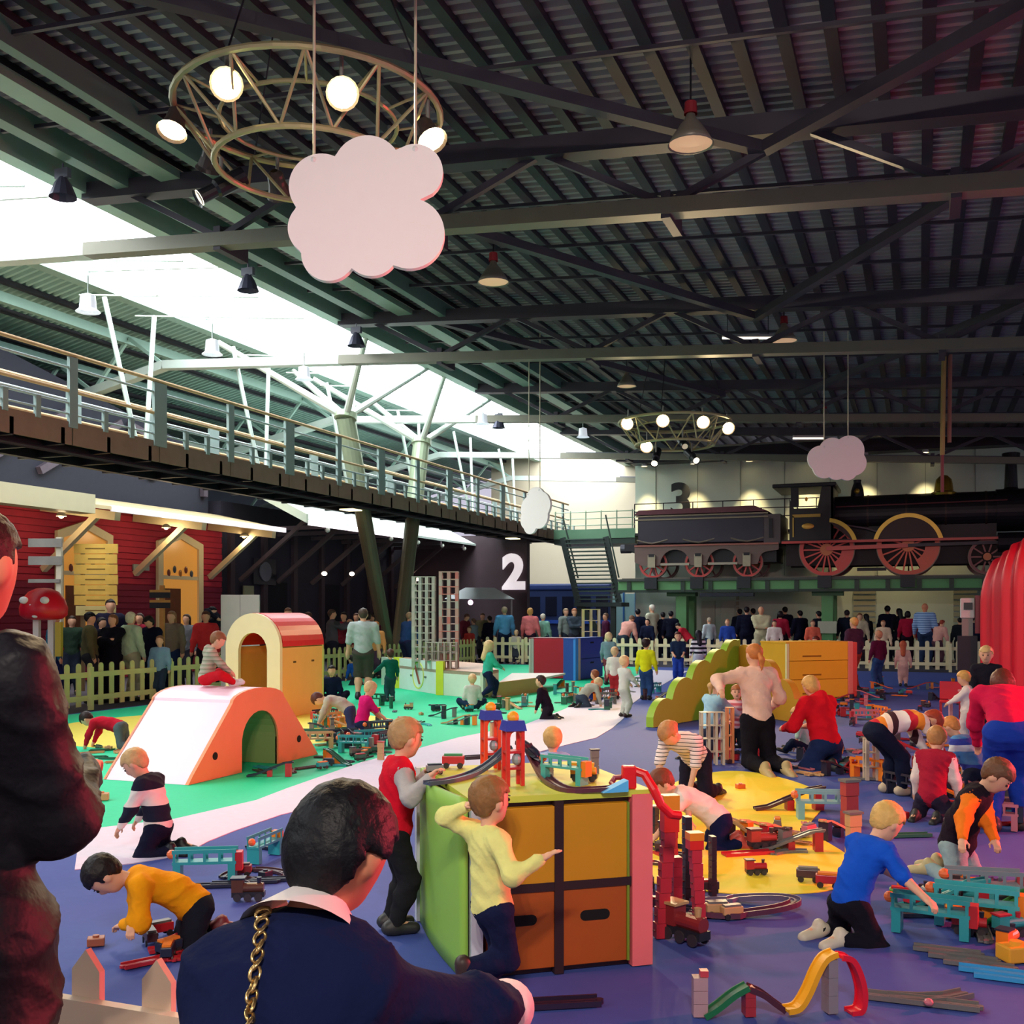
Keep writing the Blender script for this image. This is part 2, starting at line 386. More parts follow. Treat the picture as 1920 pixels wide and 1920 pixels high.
# ================================================================== STATION HOUSES
redw = mat('#8f2030', .8, var=.18, scale=3)
sh = empty('station_house', W(-19,0,0), HR, 'red clapboard station house with cream trimmed windows and canopy', 'building')
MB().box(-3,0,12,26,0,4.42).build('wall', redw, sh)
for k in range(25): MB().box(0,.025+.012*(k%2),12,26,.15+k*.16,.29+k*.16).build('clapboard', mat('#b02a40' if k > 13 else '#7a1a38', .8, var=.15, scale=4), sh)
cream = paint('#e8d8ac')
for (v0, v1, zt) in ((19.55,21.4,3.88),(23.1,25.0,3.86),(15.6,17.4,3.9)):
    f = empty('window', (.05,0,0), parent=sh); vm = (v0+v1)/2
    prism = lambda a,b,t: (t,a,b)
    MB().prism([(v0,1.0),(v0,zt-.3),(vm,zt),(v1,zt-.3),(v1,1.0),(v1-.2,1.0),(v1-.2,zt-.45),(vm,zt-.2),(v0+.2,zt-.45),(v0+.2,1.0)], prism, 0, .09).build('frame', cream, f)
    MB().prism([(v0+.2,1.1),(v1-.2,1.1),(v1-.2,zt-.45),(vm,zt-.2),(v0+.2,zt-.45)], prism, -.02, .03).build('pane', mat('#c98a3c', .3, emit=.55, var=0), f)
    MB().box(0,.07,v0+.2,v1-.2,2.55,2.65).build('glazing_bar', cream, f)
    MB().box(.02,.06,v0+.3,vm,1.3,2.3).build('interior_shelf', mat('#6b3a20', .6, var=.3, scale=8), f)
    for j in range(5): MB().ball((.06, v0+.45+j*.24, 2.72+.1*(j%2)), (.03,.07,.1), 8, 6).build('goods', plas(('#7a3520','#3f4a5a','#b8772d')[j%3]), f)
# canopy of the red house
MB().add([(0,8,4.4),(2.3,8,3.93),(2.3,25.8,3.93),(0,25.8,4.4),(0,8,4.48),(2.3,8,4.01),(2.3,25.8,4.01),(0,25.8,4.48)],
         [(0,1,2,3),(7,6,5,4),(0,4,5,1),(1,5,6,2),(2,6,7,3),(3,7,4,0)]).build('canopy', paint('#c9b48c'), sh)
MB().box(2.26,2.34,18.9,25.8,3.9,4.03).build('canopy_fascia', mat('#f5ecf0', .5, emit=.5, var=0), sh)  # white board, its brightness put in as a glow of its own
MB().box(2.34,2.75,8,17.9,3.75,4.15).build('gutter_box', paint('#cfc3a2'), sh)
for v in (19.2, 22.3, 25.4):
    MB().beam((.05,v,2.65),(1.7,v,3.92),.14,.14).build('bracket', cream, sh)
    MB().beam((.05,v,4.1),(2.2,v,3.82),.18,.2).build('rafter', cream, sh)
for v in (18.4, 21.9, 25.2):  # lamps added under the canopy to warm the cream frames and brackets
    MB().lathe([(.03,.1),(.09,.06),(.11,0)],12,(1.35,v,3.78)).build('added_canopy_lamp', paint('#c9c0a8'), sh)
    MB().ball((1.35,v,3.79),.06,8,6).build('bulb', mat('#ffdca0', emit=8, var=0), sh)
    lamp('added_canopy_light','POINT', W(-19+1.35,v,3.66), 20, (1,.76,.45), size=.08)
MB().box(.05,.09,22.2,22.8,2.75,2.9).build('name_plate', paint('#9aa7a0'), sh)
# dark house with pale roof
dh = empty('station_house', W(-19,0,0), HR, 'dark timber station house with pale sloping roof and glowing eaves strip', 'building')
MB().box(-3,0,26,38,0,4.9).build('wall', mat('#2b2734', .85, var=.2, scale=3), dh)
for v in np.arange(26.3, 38, 1.7): MB().box(0,.12,v,v+.22,0,4.4).build('timber_post', wood('#3f3038'), dh)
for v in (28.3, 31.6, 35.0): MB().box(-.02,.06,v,v+1.1,0,2.6).build('doorway', mat('#0d0a14', .9, var=0), dh)
MB().add([(3.0,25.8,4.27),(3.0,38,4.27),(-2.5,38,7.0),(-2.5,25.8,7.0),(3.0,25.8,4.2),(3.0,38,4.2),(-2.5,38,6.93),(-2.5,25.8,6.93)],
         [(0,1,2,3),(7,6,5,4),(4,5,1,0),(5,6,2,1),(6,7,3,2),(7,4,0,3)]).build('roof', paint('#aebbb2'), dh)
MB().add([(3.05,25.7,4.15),(3.05,25.82,4.15),(-2.5,25.82,6.9),(-2.5,25.7,6.9),(3.05,25.7,4.4),(3.05,25.82,4.4),(-2.5,25.82,7.15),(-2.5,25.7,7.15)],
         [(3,2,1,0),(4,5,6,7),(0,1,5,4),(1,2,6,5),(2,3,7,6),(3,0,4,7)]).build('verge_board', paint('#bfc4b2'), dh)
for v0 in (25.9, 28.1, 30.3): MB().box(2.98,3.06,v0,v0+2.1,4.1,4.24).build('eaves_strip', mat('#fff6fb', emit=1.6, var=0), dh)  # white strip along the eaves, brightness put in as emission
for v in np.arange(26.8, 38, 2.0):
    MB().beam((.1,v,2.6),(2.4,v,4.35),.12,.12).build('bracket', wood('#5a4a4c'), dh)
    MB().beam((.1,v,4.1),(3.0,v,4.12),.1,.12).build('rafter', wood('#54464c'), dh)
    MB().ball((2.9,v+.3,4.05),.08,8,6).build('eaves_lamp', mat('#dfe6d8', .5, var=0), dh)
for v, z in ((30.1,2.9),(31.9,2.95),(36.9,2.9)):
    MB().ball((1.0,v,z),(.09,.09,.07),10,6).build('globe_lamp', mat('#ffe6c8', emit=9, var=0), dh)
    MB().cyl((1.0,v,z+.05),(1.0,v,4.2),.01,n=5).build('lamp_cord', dark, dh)
MB().cyl((.15,28.0,2.9),(.2,28.0,2.9),.3,n=24).build('clock_face', paint('#5b5b66'), dh)
MB().box(.12,.16,27.4,28.6,2.5,3.3).build('clock_board', paint('#17141f'), dh)
MB().box(.12,.17,26.9,27.4,2.1,2.45).build('notice', paint('#8b8a6c'), dh)
# dark gable behind the canopies
gb = empty('dark_gable', W(-19.35,0,0), HR, 'dark timber gable rising behind the station canopies', 'gable')
MB().prism([(4,4.5),(4,6.2),(18,7.6),(25.6,6.2),(25.6,4.5)], lambda a,b,t:(t,a,b), 0, .2).build('wall', mat('#22232f', .9, var=.15), gb)
for a, b in (((17.6,4.95),(20.3,6.6)),((19.2,4.95),(21.9,6.5)),((22.2,6.5),(25.3,5.8)),((25.3,5.8),(25.3,4.95)),((14.5,5.2),(17.0,6.9))):
    MB().beam((.28,a[0],a[1]),(.28,b[0],b[1]),.14,.18).build('timber', wood('#4b414c'), gb)
MB().box(.2,.3,23.0,23.3,5.2,5.5).build('vent', paint('#3a3a48'), gb)

# ================================================================== CARPETS
def poly_mat(name, pts, h, z0, z1, label, cat='carpet', rough=.65, spec=.35):
    a = sum(p[0]*q[1]-q[0]*p[1] for p, q in zip(pts, pts[1:]+pts[:1]))
    if a < 0: pts = pts[::-1]
    o = MB().prism([(p[0], p[1]) for p in pts], lambda x,y,t:(x,y,t), z0, z1).build(name, mat(h, rough, var=.07, scale=14, bump=.06, spec=spec))
    return tag(o, label, cat)
def smooth_closed(pts, n=6):
    m = len(pts); out = []
    for i in range(m):
        p0, p1, p2, p3 = (Vector(pts[(i+k-1)%m]) for k in range(4))
        for j in range(n):
            t = j/n; out.append(tuple(.5*((2*p1)+(p2-p0)*t+(2*p0-5*p1+4*p2-p3)*t*t+(3*p1-p0-3*p2+p3)*t**3)))
    return out
poly_mat('blue_carpet', [tuple(W(u,v)[:2]) for u,v in ((-13.1,2.6),(9,2.6),(9,31.7),(-13.1,31.7))], '#43549e', -.02, -.006, 'wide blue carpet covering the fenced play area', rough=.7, spec=.22)
up = [(150,1556),(200,1550),(327,1535),(480,1500),(540,1477),(680,1428),(777,1405),(861,1382),(982,1359),(1057,1330),(1100,1310),(1140,1290),(1190,1268),(1225,1256)]
lo = [(1290,1258),(1270,1268),(1240,1285),(1205,1305),(1178,1325),(1169,1347),(1148,1365),(1118,1383),(1067,1395),(1000,1412),(900,1440),(700,1486),(620,1505),(527,1527),(440,1557),(390,1577),(345,1602),(250,1618),(140,1630)]
poly_mat('white_carpet', [tuple(F(*p)[:2]) for p in up+lo], '#ded2e4', -.006, 0, 'winding white carpet path between green and blue')
gpts = [tuple(F(*p)[:2]) for p in up]+[tuple(W(u,v)[:2]) for u,v in ((-7.6,31.5),(-13.0,31.5),(-13.0,9.0))]
poly_mat('green_carpet', gpts, '#10cf96', -.006, -.0025, 'bright turquoise green carpet on the left')
c = F(425,1363); 
poly_mat('yellow_carpet', [(c[0]+2.55*math.cos(a), c[1]+2.55*math.sin(a)) for a in np.linspace(0,2*PI,48,endpoint=False)], '#f6e05a', -.0025, 0, 'round yellow carpet under the tunnel and arch house')
ypts = [(1225,1500),(1260,1470),(1300,1455),(1354,1446),(1405,1447),(1461,1457),(1512,1473),(1540,1490),(1545,1510),(1525,1535),(1516,1555),(1545,1575),(1585,1600),(1605,1625),(1590,1655),(1540,1671),(1440,1676),(1337,1672),(1250,1660),(1180,1640),(1120,1600),(1110,1560),(1150,1520)]
poly_mat('yellow_carpet', smooth_closed([tuple(F(*p)[:2]) for p in ypts], 4), '#ffdc38', -.006, 0, 'yellow carpet island on the blue carpet at right')

# ================================================================== FENCES
def picket(h=.8, w=.1):
    return MB().prism([(-w/2,.06),(w/2,.06),(w/2,h-.06),(0,h),(-w/2,h-.06)], lambda a,b,t:(a,t,b), 0, .022).mesh('picket')
def picket_round(h=.8, w=.1):
    top = [(w/2*math.cos(a), h-.05+.05*math.sin(a)) for a in np.linspace(0,PI,7)]
    return MB().prism([(-w/2,.06),(w/2,.06)]+top, lambda a,b,t:(a,t,b), 0, .022).mesh('picket')
def fence(p0, p1, label, h, me, col, sp=.265):
    p0, p1 = Vector(p0), Vector(p1); L = (p1-p0).length; rz = math.atan2(p1.y-p0.y, p1.x-p0.x)
    R = empty('picket_fence', p0, rz, label, 'fence'); m = paint(col)
    for z in (.2*h/.8, .6*h/.8): MB().box(0, L, .022, .055, z-.045, z+.045).build('rail', m, R)
    x = .08
    while x < L-.04:
        link('picket', me, m, R, (x, 0, 0)); x += sp
    x = .3
    while x < L: MB().box(x-.04,x+.04,.056,.12,0,h*.92).build('post', m, R); x += 2.1
pk = picket_round(.8, .105)
fence(W(-13.35,31.6), W(-13.35,12.0), 'cream picket fence along the left side of the play area', .8, pk, '#d9cf8e')
pk2 = picket_round(.86, .11)
fence(W(3.2,31.95), W(-13.2,31.95), 'cream picket fence closing the far end of the play area', .86, pk2, '#ead9ae')
pk3 = picket(.725, .1)
fence(W(-.91,2.45), W(-3.4,2.45), 'pinkish cream picket fence between the man and the woman in front', .725, pk3, '#e2c4a8', .25)
# ================================================================== LOCOMOTIVE ON ITS VIADUCT
green = paint('#5f9a62'); greenD = paint('#3c6a45'); black = mat('#1b181f', .45, metal=.2, var=.1, scale=4)
RZ = 2.85
vd = empty('viaduct', W(0,36.5,0), HR, 'green steel viaduct carrying the steam locomotive', 'viaduct')
MB().box(-9.9,4.5,-.1,2.5,2.38,2.72).build('girder', green, vd)
MB().box(-9.9,4.5,-.2,2.6,2.72,2.8).build('track_bed', steel('#3d4440'), vd)
MB().box(-9.9,4.5,-.14,-.1,2.33,2.42).build('lower_flange', steel('#2b3a33'), vd)
for y in (.45,1.95): MB().box(-9.9,4.5,y-.04,y+.04,2.8,RZ).build('rail', steel('#6b6258'), vd)
for x in np.arange(-9.5, 4.4, .95): MB().box(x-.07,x+.07,-.16,-.1,2.36,2.72).build('stiffener', steel('#2f3d36'), vd)
for x in (-7.75, -2.85, 2.6):
    MB().box(x-.19,x+.19,.3,.7,0,2.38).build('column', green, vd, bevel=.02)
    MB().box(x-.5,x+.5,.25,.75,2.2,2.38).build('column_head', greenD, vd)
    MB().box(x-.19,x+.19,1.7,2.1,0,2.38).build('column', green, vd, bevel=.02)
for x in (-7.1, -5.5, -8.7, -2.9, -.35): MB().box(x-.22,x+.22,-.28,-.1,2.45,2.85).build('wheel_chock', steel('#26282e'), vd)
MB().box(-3.15,-2.55,.2,.29,.95,1.35).build('notice', paint('#b9b8a4'), vd)
MB().box(-7.0,-5.2,-.2,.1,2.18,2.3).build('cable_tray', steel('#1d2130'), vd)

def arc_pts(cx, cz, r, a0, a1, n): return [(cx+r*math.cos(a), cz+r*math.sin(a)) for a in np.linspace(a0,a1,n)]
XZ = lambda a,b,t: (a,t,b)
def ring_xz(mb, cx, cz, r0, r1, y0, y1, a0=0, a1=2*PI, n=32):
    out = arc_pts(cx,cz,r1,a0,a1,n); inn = arc_pts(cx,cz,r0,a1,a0,n)
    if a1-a0 > 6.2:
        for i in range(n-1):
            mb.prism([out[i],out[i+1],inn[n-2-i],inn[n-1-i]], XZ, y0, y1)
        return mb
    return mb.prism(out+inn, XZ, y0, y1)
def wheel(parent, x, r, name, col, ns, y=.3, hub='#c8642c'):
    c = plas(col); w = MB(); ring_xz(w, 0, 0, r*.86, r, -.06, .06, n=41)
    wo = w.build('wheel', c, parent, (x, y, r))
    ring_xz(MB(),0,0,r,r*1.03,-.07,.09,n=41).build('tyre', steel('#7d6a5c'), wo)
    for i in range(ns):
        a = 2*PI*i/ns; MB().beam((.16*math.cos(a),0,.16*math.sin(a)),(r*.88*math.cos(a),0,r*.88*math.sin(a)),.05,.07,up=(0,1,0)).build('spoke', c, wo)
    MB().cyl((0,-.12,0),(0,.08,0),.2 if r > .6 else .12,n=18).build('hub', plas(hub), wo)
    MB().prism([(r*.88*math.cos(a), r*.88*math.sin(a)) for a in np.linspace(-1.1,.1,8)]+[(r*.55*math.cos(a), r*.55*math.sin(a)) for a in np.linspace(.1,-1.1,8)], XZ, -.04,.04).build('balance_weight', c, wo) if r > .8 else None
    return wo
lc = empty('steam_locomotive', W(0,36.5,RZ), HR, 'black steam locomotive with red spoked wheels and brass splashers on the viaduct', 'locomotive')
RY = Matrix.Rotation(PI/2,3,'Y')
MB().cyl((-2.7,1.2,2.08),(2.3,1.2,2.08),.63,n=36).build('boiler', black, lc)
MB().cyl((2.3,1.2,2.08),(3.7,1.2,2.08),.68,n=36).build('smokebox', black, lc)
for x in (-1.6,-.4,.8,2.0): MB().cyl((x-.03,1.2,2.08),(x+.03,1.2,2.08),.645,n=36).build('boiler_band', mat('#3a2a28',.4,metal=.3,var=0), lc)
MB().lathe([(.3,2.65),(.2,2.8),(.17,3.6),(.26,3.72),(.27,3.9),(.2,3.92)],20,(2.75,1.2,0)).build('chimney', black, lc)
MB().lathe([(.36,2.66),(.3,2.75),(.27,3.0),(.24,3.15),(.12,3.27),(.0,3.3)],20,(.75,1.2,0)).build('steam_dome', mat('#b08a2a',.25,metal=.8,var=.1), lc)
MB().lathe([(.4,2.62),(.42,2.7),(.3,2.76)],20,(.75,1.2,0)).build('dome_flange', mat('#8f7426',.3,metal=.7,var=.1), lc)
MB().lathe([(.22,2.66),(.2,2.9),(.12,3.15),(.13,3.25),(0,3.26)],14,(-1.95,1.2,0)).build('safety_valve', black, lc)
MB().ball((-1.95,.98,2.85),.09,10,6).build('valve_boss', mat('#c09a3a',.3,metal=.7,var=0), lc)
MB().box(-4.3,3.8,0,2.4,1.12,1.2).build('running_board', black, lc)
MB().box(-4.3,3.8,-.03,.03,1.08,1.16).build('valance', plas('#c0342c'), lc)
MB().box(-4.2,3.8,.42,.5,.35,1.1).build('frame_plate', mat('#26181c',.6,var=.1), lc)
MB().box(-4.2,3.8,1.9,1.98,.35,1.1).build('frame_plate', mat('#26181c',.6,var=.1), lc)
MB().box(-2.6,2.3,.75,1.65,1.2,1.7).build('firebox', black, lc)
# cab
MB().prism([(-4.05,1.2),(-2.65,1.2),(-2.65,2.95),(-3.0,2.95),(-3.15,2.25),(-3.9,2.25),(-4.05,2.6)], XZ, .05,.11).build('cab_side', mat('#231c20',.45,metal=.1,var=.1), lc)
MB().prism([(-4.05,1.2),(-2.65,1.2),(-2.65,2.95),(-3.0,2.95),(-3.15,2.25),(-3.9,2.25),(-4.05,2.6)], XZ, 2.29,2.35).build('cab_side', mat('#231c20',.45,metal=.1,var=.1), lc)
MB().box(-2.72,-2.65,.05,2.35,1.2,2.95).build('cab_front', black, lc)
MB().box(-4.6,-2.55,-.05,2.45,2.95,3.08).build('cab_roof', black, lc, bevel=.03)
MB().box(-4.0,-3.75,.02,.1,2.3,2.95).build('cab_pillar', black, lc)
MB().box(-3.95,-3.05,.02,.06,1.95,2.05).build('lining', mat('#a07f3c',.4,metal=.5,var=0), lc)
MB().box(-3.95,-3.9,.02,.06,1.3,2.0).build('lining', mat('#a07f3c',.4,metal=.5,var=0), lc)
MB().ball((-3.45,.04,1.65),(.2,.02,.1),16,8).build('works_plate', mat('#c59245',.35,metal=.6,var=0), lc)
MB().ball((-3.5,.04,2.55),(.05,.02,.07),8,6).build('cab_number', mat('#c59245',.35,metal=.6,var=0), lc)
gold = mat('#c7a042',.35,metal=.4,var=.08)
for x, r, a0, a1 in ((-2.87,1.0,.25,1.45),(-.34,1.08,.22,PI-.22)):
    ring_xz(MB(),x,.9,r-.13,r,-.02,.1,a0,a1,24).build('splasher_rim', gold, lc)
    MB().prism(arc_pts(x,.9,r-.12,a0,a1,20), XZ, .02,.08).build('splasher', mat('#3a2022',.5,var=.1), lc)
wheel(lc,-2.87,.87,'wheel','#d0392f',18); wheel(lc,-.34,.95,'wheel','#d94a2a',18,hub='#e06a26'); wheel(lc,2.0,.55,'wheel','#7a2a30',10)
for x, r in ((-2.87,.87),(-.34,.95),(2.0,.55)): wheel(lc,x,r,'wheel','#6a2226',8,y=2.1)
MB().beam((-2.87,.1,.9),(-.34,.1,.95),.06,.13).build('coupling_rod', plas('#c9443a'), lc)
MB().beam((-.34,.06,.95),(2.6,.2,1.0),.06,.1).build('connecting_rod', steel('#3a3a40'), lc)
MB().cyl((2.3,.2,1.0),(3.3,.2,1.0),.3,n=18).build('cylinder', black, lc)
MB().tube([(-2.6,.5,1.75),(-1.6,.45,1.55),(-.9,.4,1.3)],.03,8).build('reversing_rod', steel('#7a6a72'), lc)
MB().cyl((-2.6,.5,2.3),(2.6,.5,2.35),.025,n=8).build('handrail', steel('#6b3a3e'), lc)
MB().box(-1.9,-1.0,.1,.2,.15,.25).build('brake_hanger', black, lc)
# tender
tn = empty('locomotive_tender', W(0,36.5,RZ), HR, 'dark tender with brown flared tank standing behind the locomotive', 'tender')
MB().box(-9.25,-4.85,.1,2.3,1.17,2.2).build('tank', mat('#2b2430',.3,metal=.3,var=.25,scale=1.2), tn, bevel=.04)
MB().prism([(-9.35,2.2),(-4.75,2.2),(-5.2,2.4),(-9.2,2.36)], XZ, .02, 2.38).build('flare', mat('#5e2c36',.4,metal=.2,var=.1), tn)
for z in (2.14,2.02): MB().box(-9.3,-4.75,.05,.1,z-.02,z+.03).build('beading', mat('#7d6f5c',.4,metal=.4,var=0), tn)
MB().box(-4.9,-4.35,.1,2.3,1.1,2.1).build('footplate_shield', mat('#54474a',.5,var=.1), tn)
MB().box(-4.72,-4.6,.05,.12,1.3,1.95).build('shield_slot', black, tn)
for x in (-8.73,-7.1,-5.45):
    MB().tube([(x-.55,.1,1.32),(x-.25,.08,1.24),(x,.08,1.2),(x+.25,.08,1.24),(x+.55,.1,1.32)],.03,6).build('leaf_spring', mat('#8a7f72',.4,metal=.4,var=0), tn)
def tender_frame():
    pts = [(-9.35,1.12),(-9.35,.55),(-9.1,.42)]
    for a, b in ((-8.73,-7.1),(-7.1,-5.45)):
        m = (a+b)/2; pts += [(m-.55,.42)]+arc_pts(m,.45,.52,PI,0,12)+[(m+.55,.42)]
    pts += [(-5.1,.42)]+arc_pts(-4.75,.55,.3,PI,PI/2,5)+[(-4.4,.9),(-4.4,1.12)]
    return MB().prism(pts[::-1], XZ, .06, .12)
tender_frame().build('side_frame', mat('#6d5650',.5,var=.2,scale=2), tn)
MB().box(-9.35,-4.4,.02,.08,1.08,1.14).build('frame_lining', mat('#9a5a4e',.5,var=0), tn)
for x in (-7.92,-6.27): MB().box(x-.5,x+.5,.04,.08,.42,.5).build('tie_bar', mat('#a89f8c',.5,var=0), tn)
for x in (-8.73,-7.1,-5.45):
    MB().box(x-.13,x+.13,-.02,.06,.35,.78).build('axle_box', mat('#a79c84',.5,var=.1), tn)
    MB().box(x-.1,x+.1,-.03,0,.72,.82).build('axle_cap', black, tn)
    wheel(tn,x,.5,'wheel','#c23a34',10,y=.3)
    wheel(tn,x,.5,'wheel','#5a2226',6,y=2.1)
MB().box(-9.2,-4.5,.3,2.1,.5,1.0).build('underframe', black, tn)
MB().box(-9.75,-9.3,.2,2.2,.95,1.2).build('drag_beam', black, tn)
MB().cyl((-9.95,.5,1.05),(-9.6,.5,1.05),.16,n=14).build('buffer', steel('#50505a'), tn)

# ================================================================== RED DRAPE AND STAND AT RIGHT
def drape2():
    n, m = 90, 14; vs = []; fs = []
    for i in range(n):
        t = i/(n-1); ang = PI*1.02+t*2.3; R = 2.2   # convex side towards the viewer
        rr = R+.05*math.sin(i*1.25)+.025*math.sin(i*.55+1)
        top = 2.62+1.0*min(1,t*2.0)**.8
        for j in range(m):
            s = j/(m-1); r2 = rr-.25*max(0,(s-.7)/.3)**2
            vs.append(C2W(11.35+r2*math.cos(ang), 20.9+r2*math.sin(ang), top*s))
    for i in range(n-1):
        for j in range(m-1): fs.append((i*m+j,(i+1)*m+j,(i+1)*m+j+1,i*m+j+1))
    return MB().add(vs, fs)
o = drape2().build('red_drape', mat('#e3122f',.42,var=.08,scale=3,spec=.6), smooth=True)
sm = o.modifiers.new('thickness','SOLIDIFY'); sm.thickness = .02
tag(o, 'glossy red drape hanging in folds at the right edge', 'curtain')
st2 = empty('kiosk_stand', C2W(9.05, 21.2), 0, 'white kiosk box on a dark post beside the red drape', 'kiosk')
MB().box(-.13,.13,-.1,.1,1.55,1.95).build('head', paint('#cfd0c8'), st2, bevel=.02)
MB().box(-.07,.09,-.13,-.1,1.72,1.86).build('screen', mat('#12141c',.3,var=0), st2)
MB().box(-.1,.1,-.06,.06,1.2,1.55).build('neck', paint('#8c8c84'), st2)
MB().box(-.18,.18,-.12,.12,0,1.2).build('pedestal', paint('#1b1c2a'), st2)
MB().box(.14,.3,-.1,.1,1.25,2.0).build('side_panel', plas('#8a1428'), st2)

# ================================================================== PLAY FURNITURE
# --- tunnel hill
A = F(350,1472); tdir = HR
tu = empty('play_tunnel', A, HR, 'pink and orange hill-shaped play tunnel with arched opening', 'play tunnel')
prof = [(0,0),(.08,.09),(.72,.74)]+[(.72+.48*(1-math.cos(a))+.0, .74+.13*math.sin(a)) for a in np.linspace(.25,PI-.25,10)]+[(1.68,.74),(2.32,.09),(2.4,0)]
YZ = lambda a,b,t: (t,a,b)
inner = [(a*.96+.048, b-.03) for a,b in prof]
ac, ar, ah = 1.22, .34, .3
arch = [(ac+ar,0),(ac+ar,ah)]+[(ac+ar*math.cos(t), ah+ar*.95*math.sin(t)) for t in np.linspace(.15,PI-.15,12)]+[(ac-ar,ah),(ac-ar,0)]
wd = 1.0
MB().prism(prof+[(2.3,0)]+[(a,max(0,b-.035)) for a,b in prof[::-1][1:-1]]+[(.1,0)], YZ, -wd, -.02).build('slope_shell', mat('#f6cfe2',.35,var=.04,scale=4,spec=.5), tu)
for t0, t1 in ((-.02,.02),(-wd-.02,-wd+.02)):
    MB().prism(prof[:-1]+[(2.4,0)]+arch+[(0,0)][:0], YZ, t0, t1).build('side_panel', paint('#ee8c5a'), tu)
lin_ = arch; mbl = MB(); vs = []
for a, b in arch: vs += [(-wd,a,b),(0,a,b)]
mbl.add(vs, [(2*i,2*i+1,2*i+3,2*i+2) for i in range(len(arch)-1)]); mbl.build('tunnel_lining', paint('#8a9a5e'), tu)
for y, z in ((.42,.23),(1.98,.23)): MB().cyl((.021,y,z),(.026,y,z),.04,n=14).build('hand_hole', mat('#1c1210',.9,var=0), tu)
# --- arch house
ho = empty('arch_house', W(-10.42,14.4,0), HR, 'cream arch-shaped play house with red vaulted roof', 'play house')
wv, dp, zs, rr = 1.02, 1.3, 1.13, .51
op = [(.51+.27,0),(.51+.27,1.05)]+[(.51+.27*math.cos(t),1.05+.3*math.sin(t)) for t in np.linspace(.1,PI-.1,12)]+[(.51-.27,1.05),(.51-.27,0)]
outl = [(0,0),(0,zs)]+[(.51-.51*math.cos(t), zs+.53*math.sin(t)) for t in np.linspace(.1,PI-.1,16)]+[(wv,zs),(wv,0)]
MB().prism(outl[::-1]+op[::-1], XZ, -.02,.05).build('front_panel', paint('#ecdcb4'), ho)
MB().prism(outl[::-1], XZ, dp-.05, dp).build('back_panel', paint('#cfd06a'), ho)
MB().box(wv-.03,wv,.05,dp-.05,0,zs-.02).build('side_wall', paint('#f2b45c'), ho, bevel=.005)
MB().box(0,.03,.05,dp-.05,0,zs-.02).build('side_wall', paint('#f2b45c'), ho, bevel=.005)
ot = [(.51-.515*math.cos(t), zs+.535*math.sin(t)) for t in np.linspace(0,PI,20)]; it = [(.51-.48*math.cos(t), zs+.5*math.sin(t)) for t in np.linspace(PI,0,20)]
MB().prism((ot+it)[::-1], XZ, .06, dp-.0).build('vault_roof', plas('#dd1420'), ho, smooth=False)
for y in (.4,.95): MB().box(wv,wv+.006,y-.04,y+.04,.86,.89).build('hand_hole', mat('#5a3d1c',.9,var=0), ho)
MB().box(.25,.77,dp-.1,dp-.06,.72,.75).build('shelf', paint('#b9bd66'), ho)
# --- low platform with clock face and towers
def wall_seg(p0, p1, h, col, parent, name, th=.06):
    p0, p1 = Vector(p0), Vector(p1); c = parent.location
    d = (p1-p0).normalized(); nrm = Vector((-d.y,d.x,0))*th
    q = [p0-c,p1-c,p1+nrm-c,p0+nrm-c]
    return MB().add([(a.x,a.y,0) for a in q]+[(a.x,a.y,h) for a in q], [(3,2,1,0),(4,5,6,7),(0,1,5,4),(1,2,6,5),(2,3,7,6),(3,0,4,7)]).build(name, paint(col), parent)
c0 = F(785,1300)
pf = empty('play_platform', c0, 0, 'white low play platform with yellow corner strips and clock face', 'platform')
pa, pb, pc, pd, pe = F(715,1284), F(746,1290), F(826,1303), F(906,1310), F(935,1302)
wall_seg(pa,pb,.64,'#d6e2d2',pf,'panel'); wall_seg(pb,pc,.66,'#dfe9e4',pf,'panel'); wall_seg(pc,pd,.5,'#d6dfcb',pf,'panel'); wall_seg(pd,pe,.5,'#d9dcc0',pf,'panel')
for q in (pb, pc):
    k = q-c0; MB().box(k.x-.08,k.x+.08,k.y-.05,k.y+.05,0,.68).build('corner_strip', paint('#d9dc3a'), pf)
back = [F(905,1285), F(760,1268)]
MB().prism([((p-c0).x,(p-c0).y) for p in (pa,pb,pc,pd,pe,back[0],back[1])], lambda a,b,t:(a,b,t), .44,.5).build('table_top', paint('#d7a98a'), pf)
m_ = (pb+pc)/2-c0; d_ = (pc-pb).normalized(); Rz = math.atan2(d_.y,d_.x)
ck = MB(); ring_xz(ck,0,0,.26,.29,-.012,0,n=33); ck.build('clock_ring', paint('#d9d96a'), pf, (m_.x,m_.y,.34), Rz)
MB().beam((-.14,-.012,.2),(.1,-.012,-.18),.02,.05,up=(0,1,0)).build('clock_hand', paint('#9a5a4a'), pf, (m_.x,m_.y,.34), Rz)
for s_ in (-.36,.36): MB().box(s_-.05,s_+.05,-.01,0,.3,.34).build('hand_hole', paint('#6d7a70'), pf, (m_.x,m_.y,0), Rz)
# low orange-brown board to its right
b0 = F(930,1308); bd = empty('play_board', b0, 0, 'low tan play board edge between green and white carpet', 'board')
wall_seg(F(930,1309),F(1012,1297),.3,'#d99a5c',bd,'front_board')
MB().prism([((p-b0).x,(p-b0).y) for p in (F(932,1308),F(1012,1297),F(1060,1285),F(960,1285))], lambda a,b,t:(a,b,t), .24,.28).build('board_top', paint('#e6d5c6'), bd)
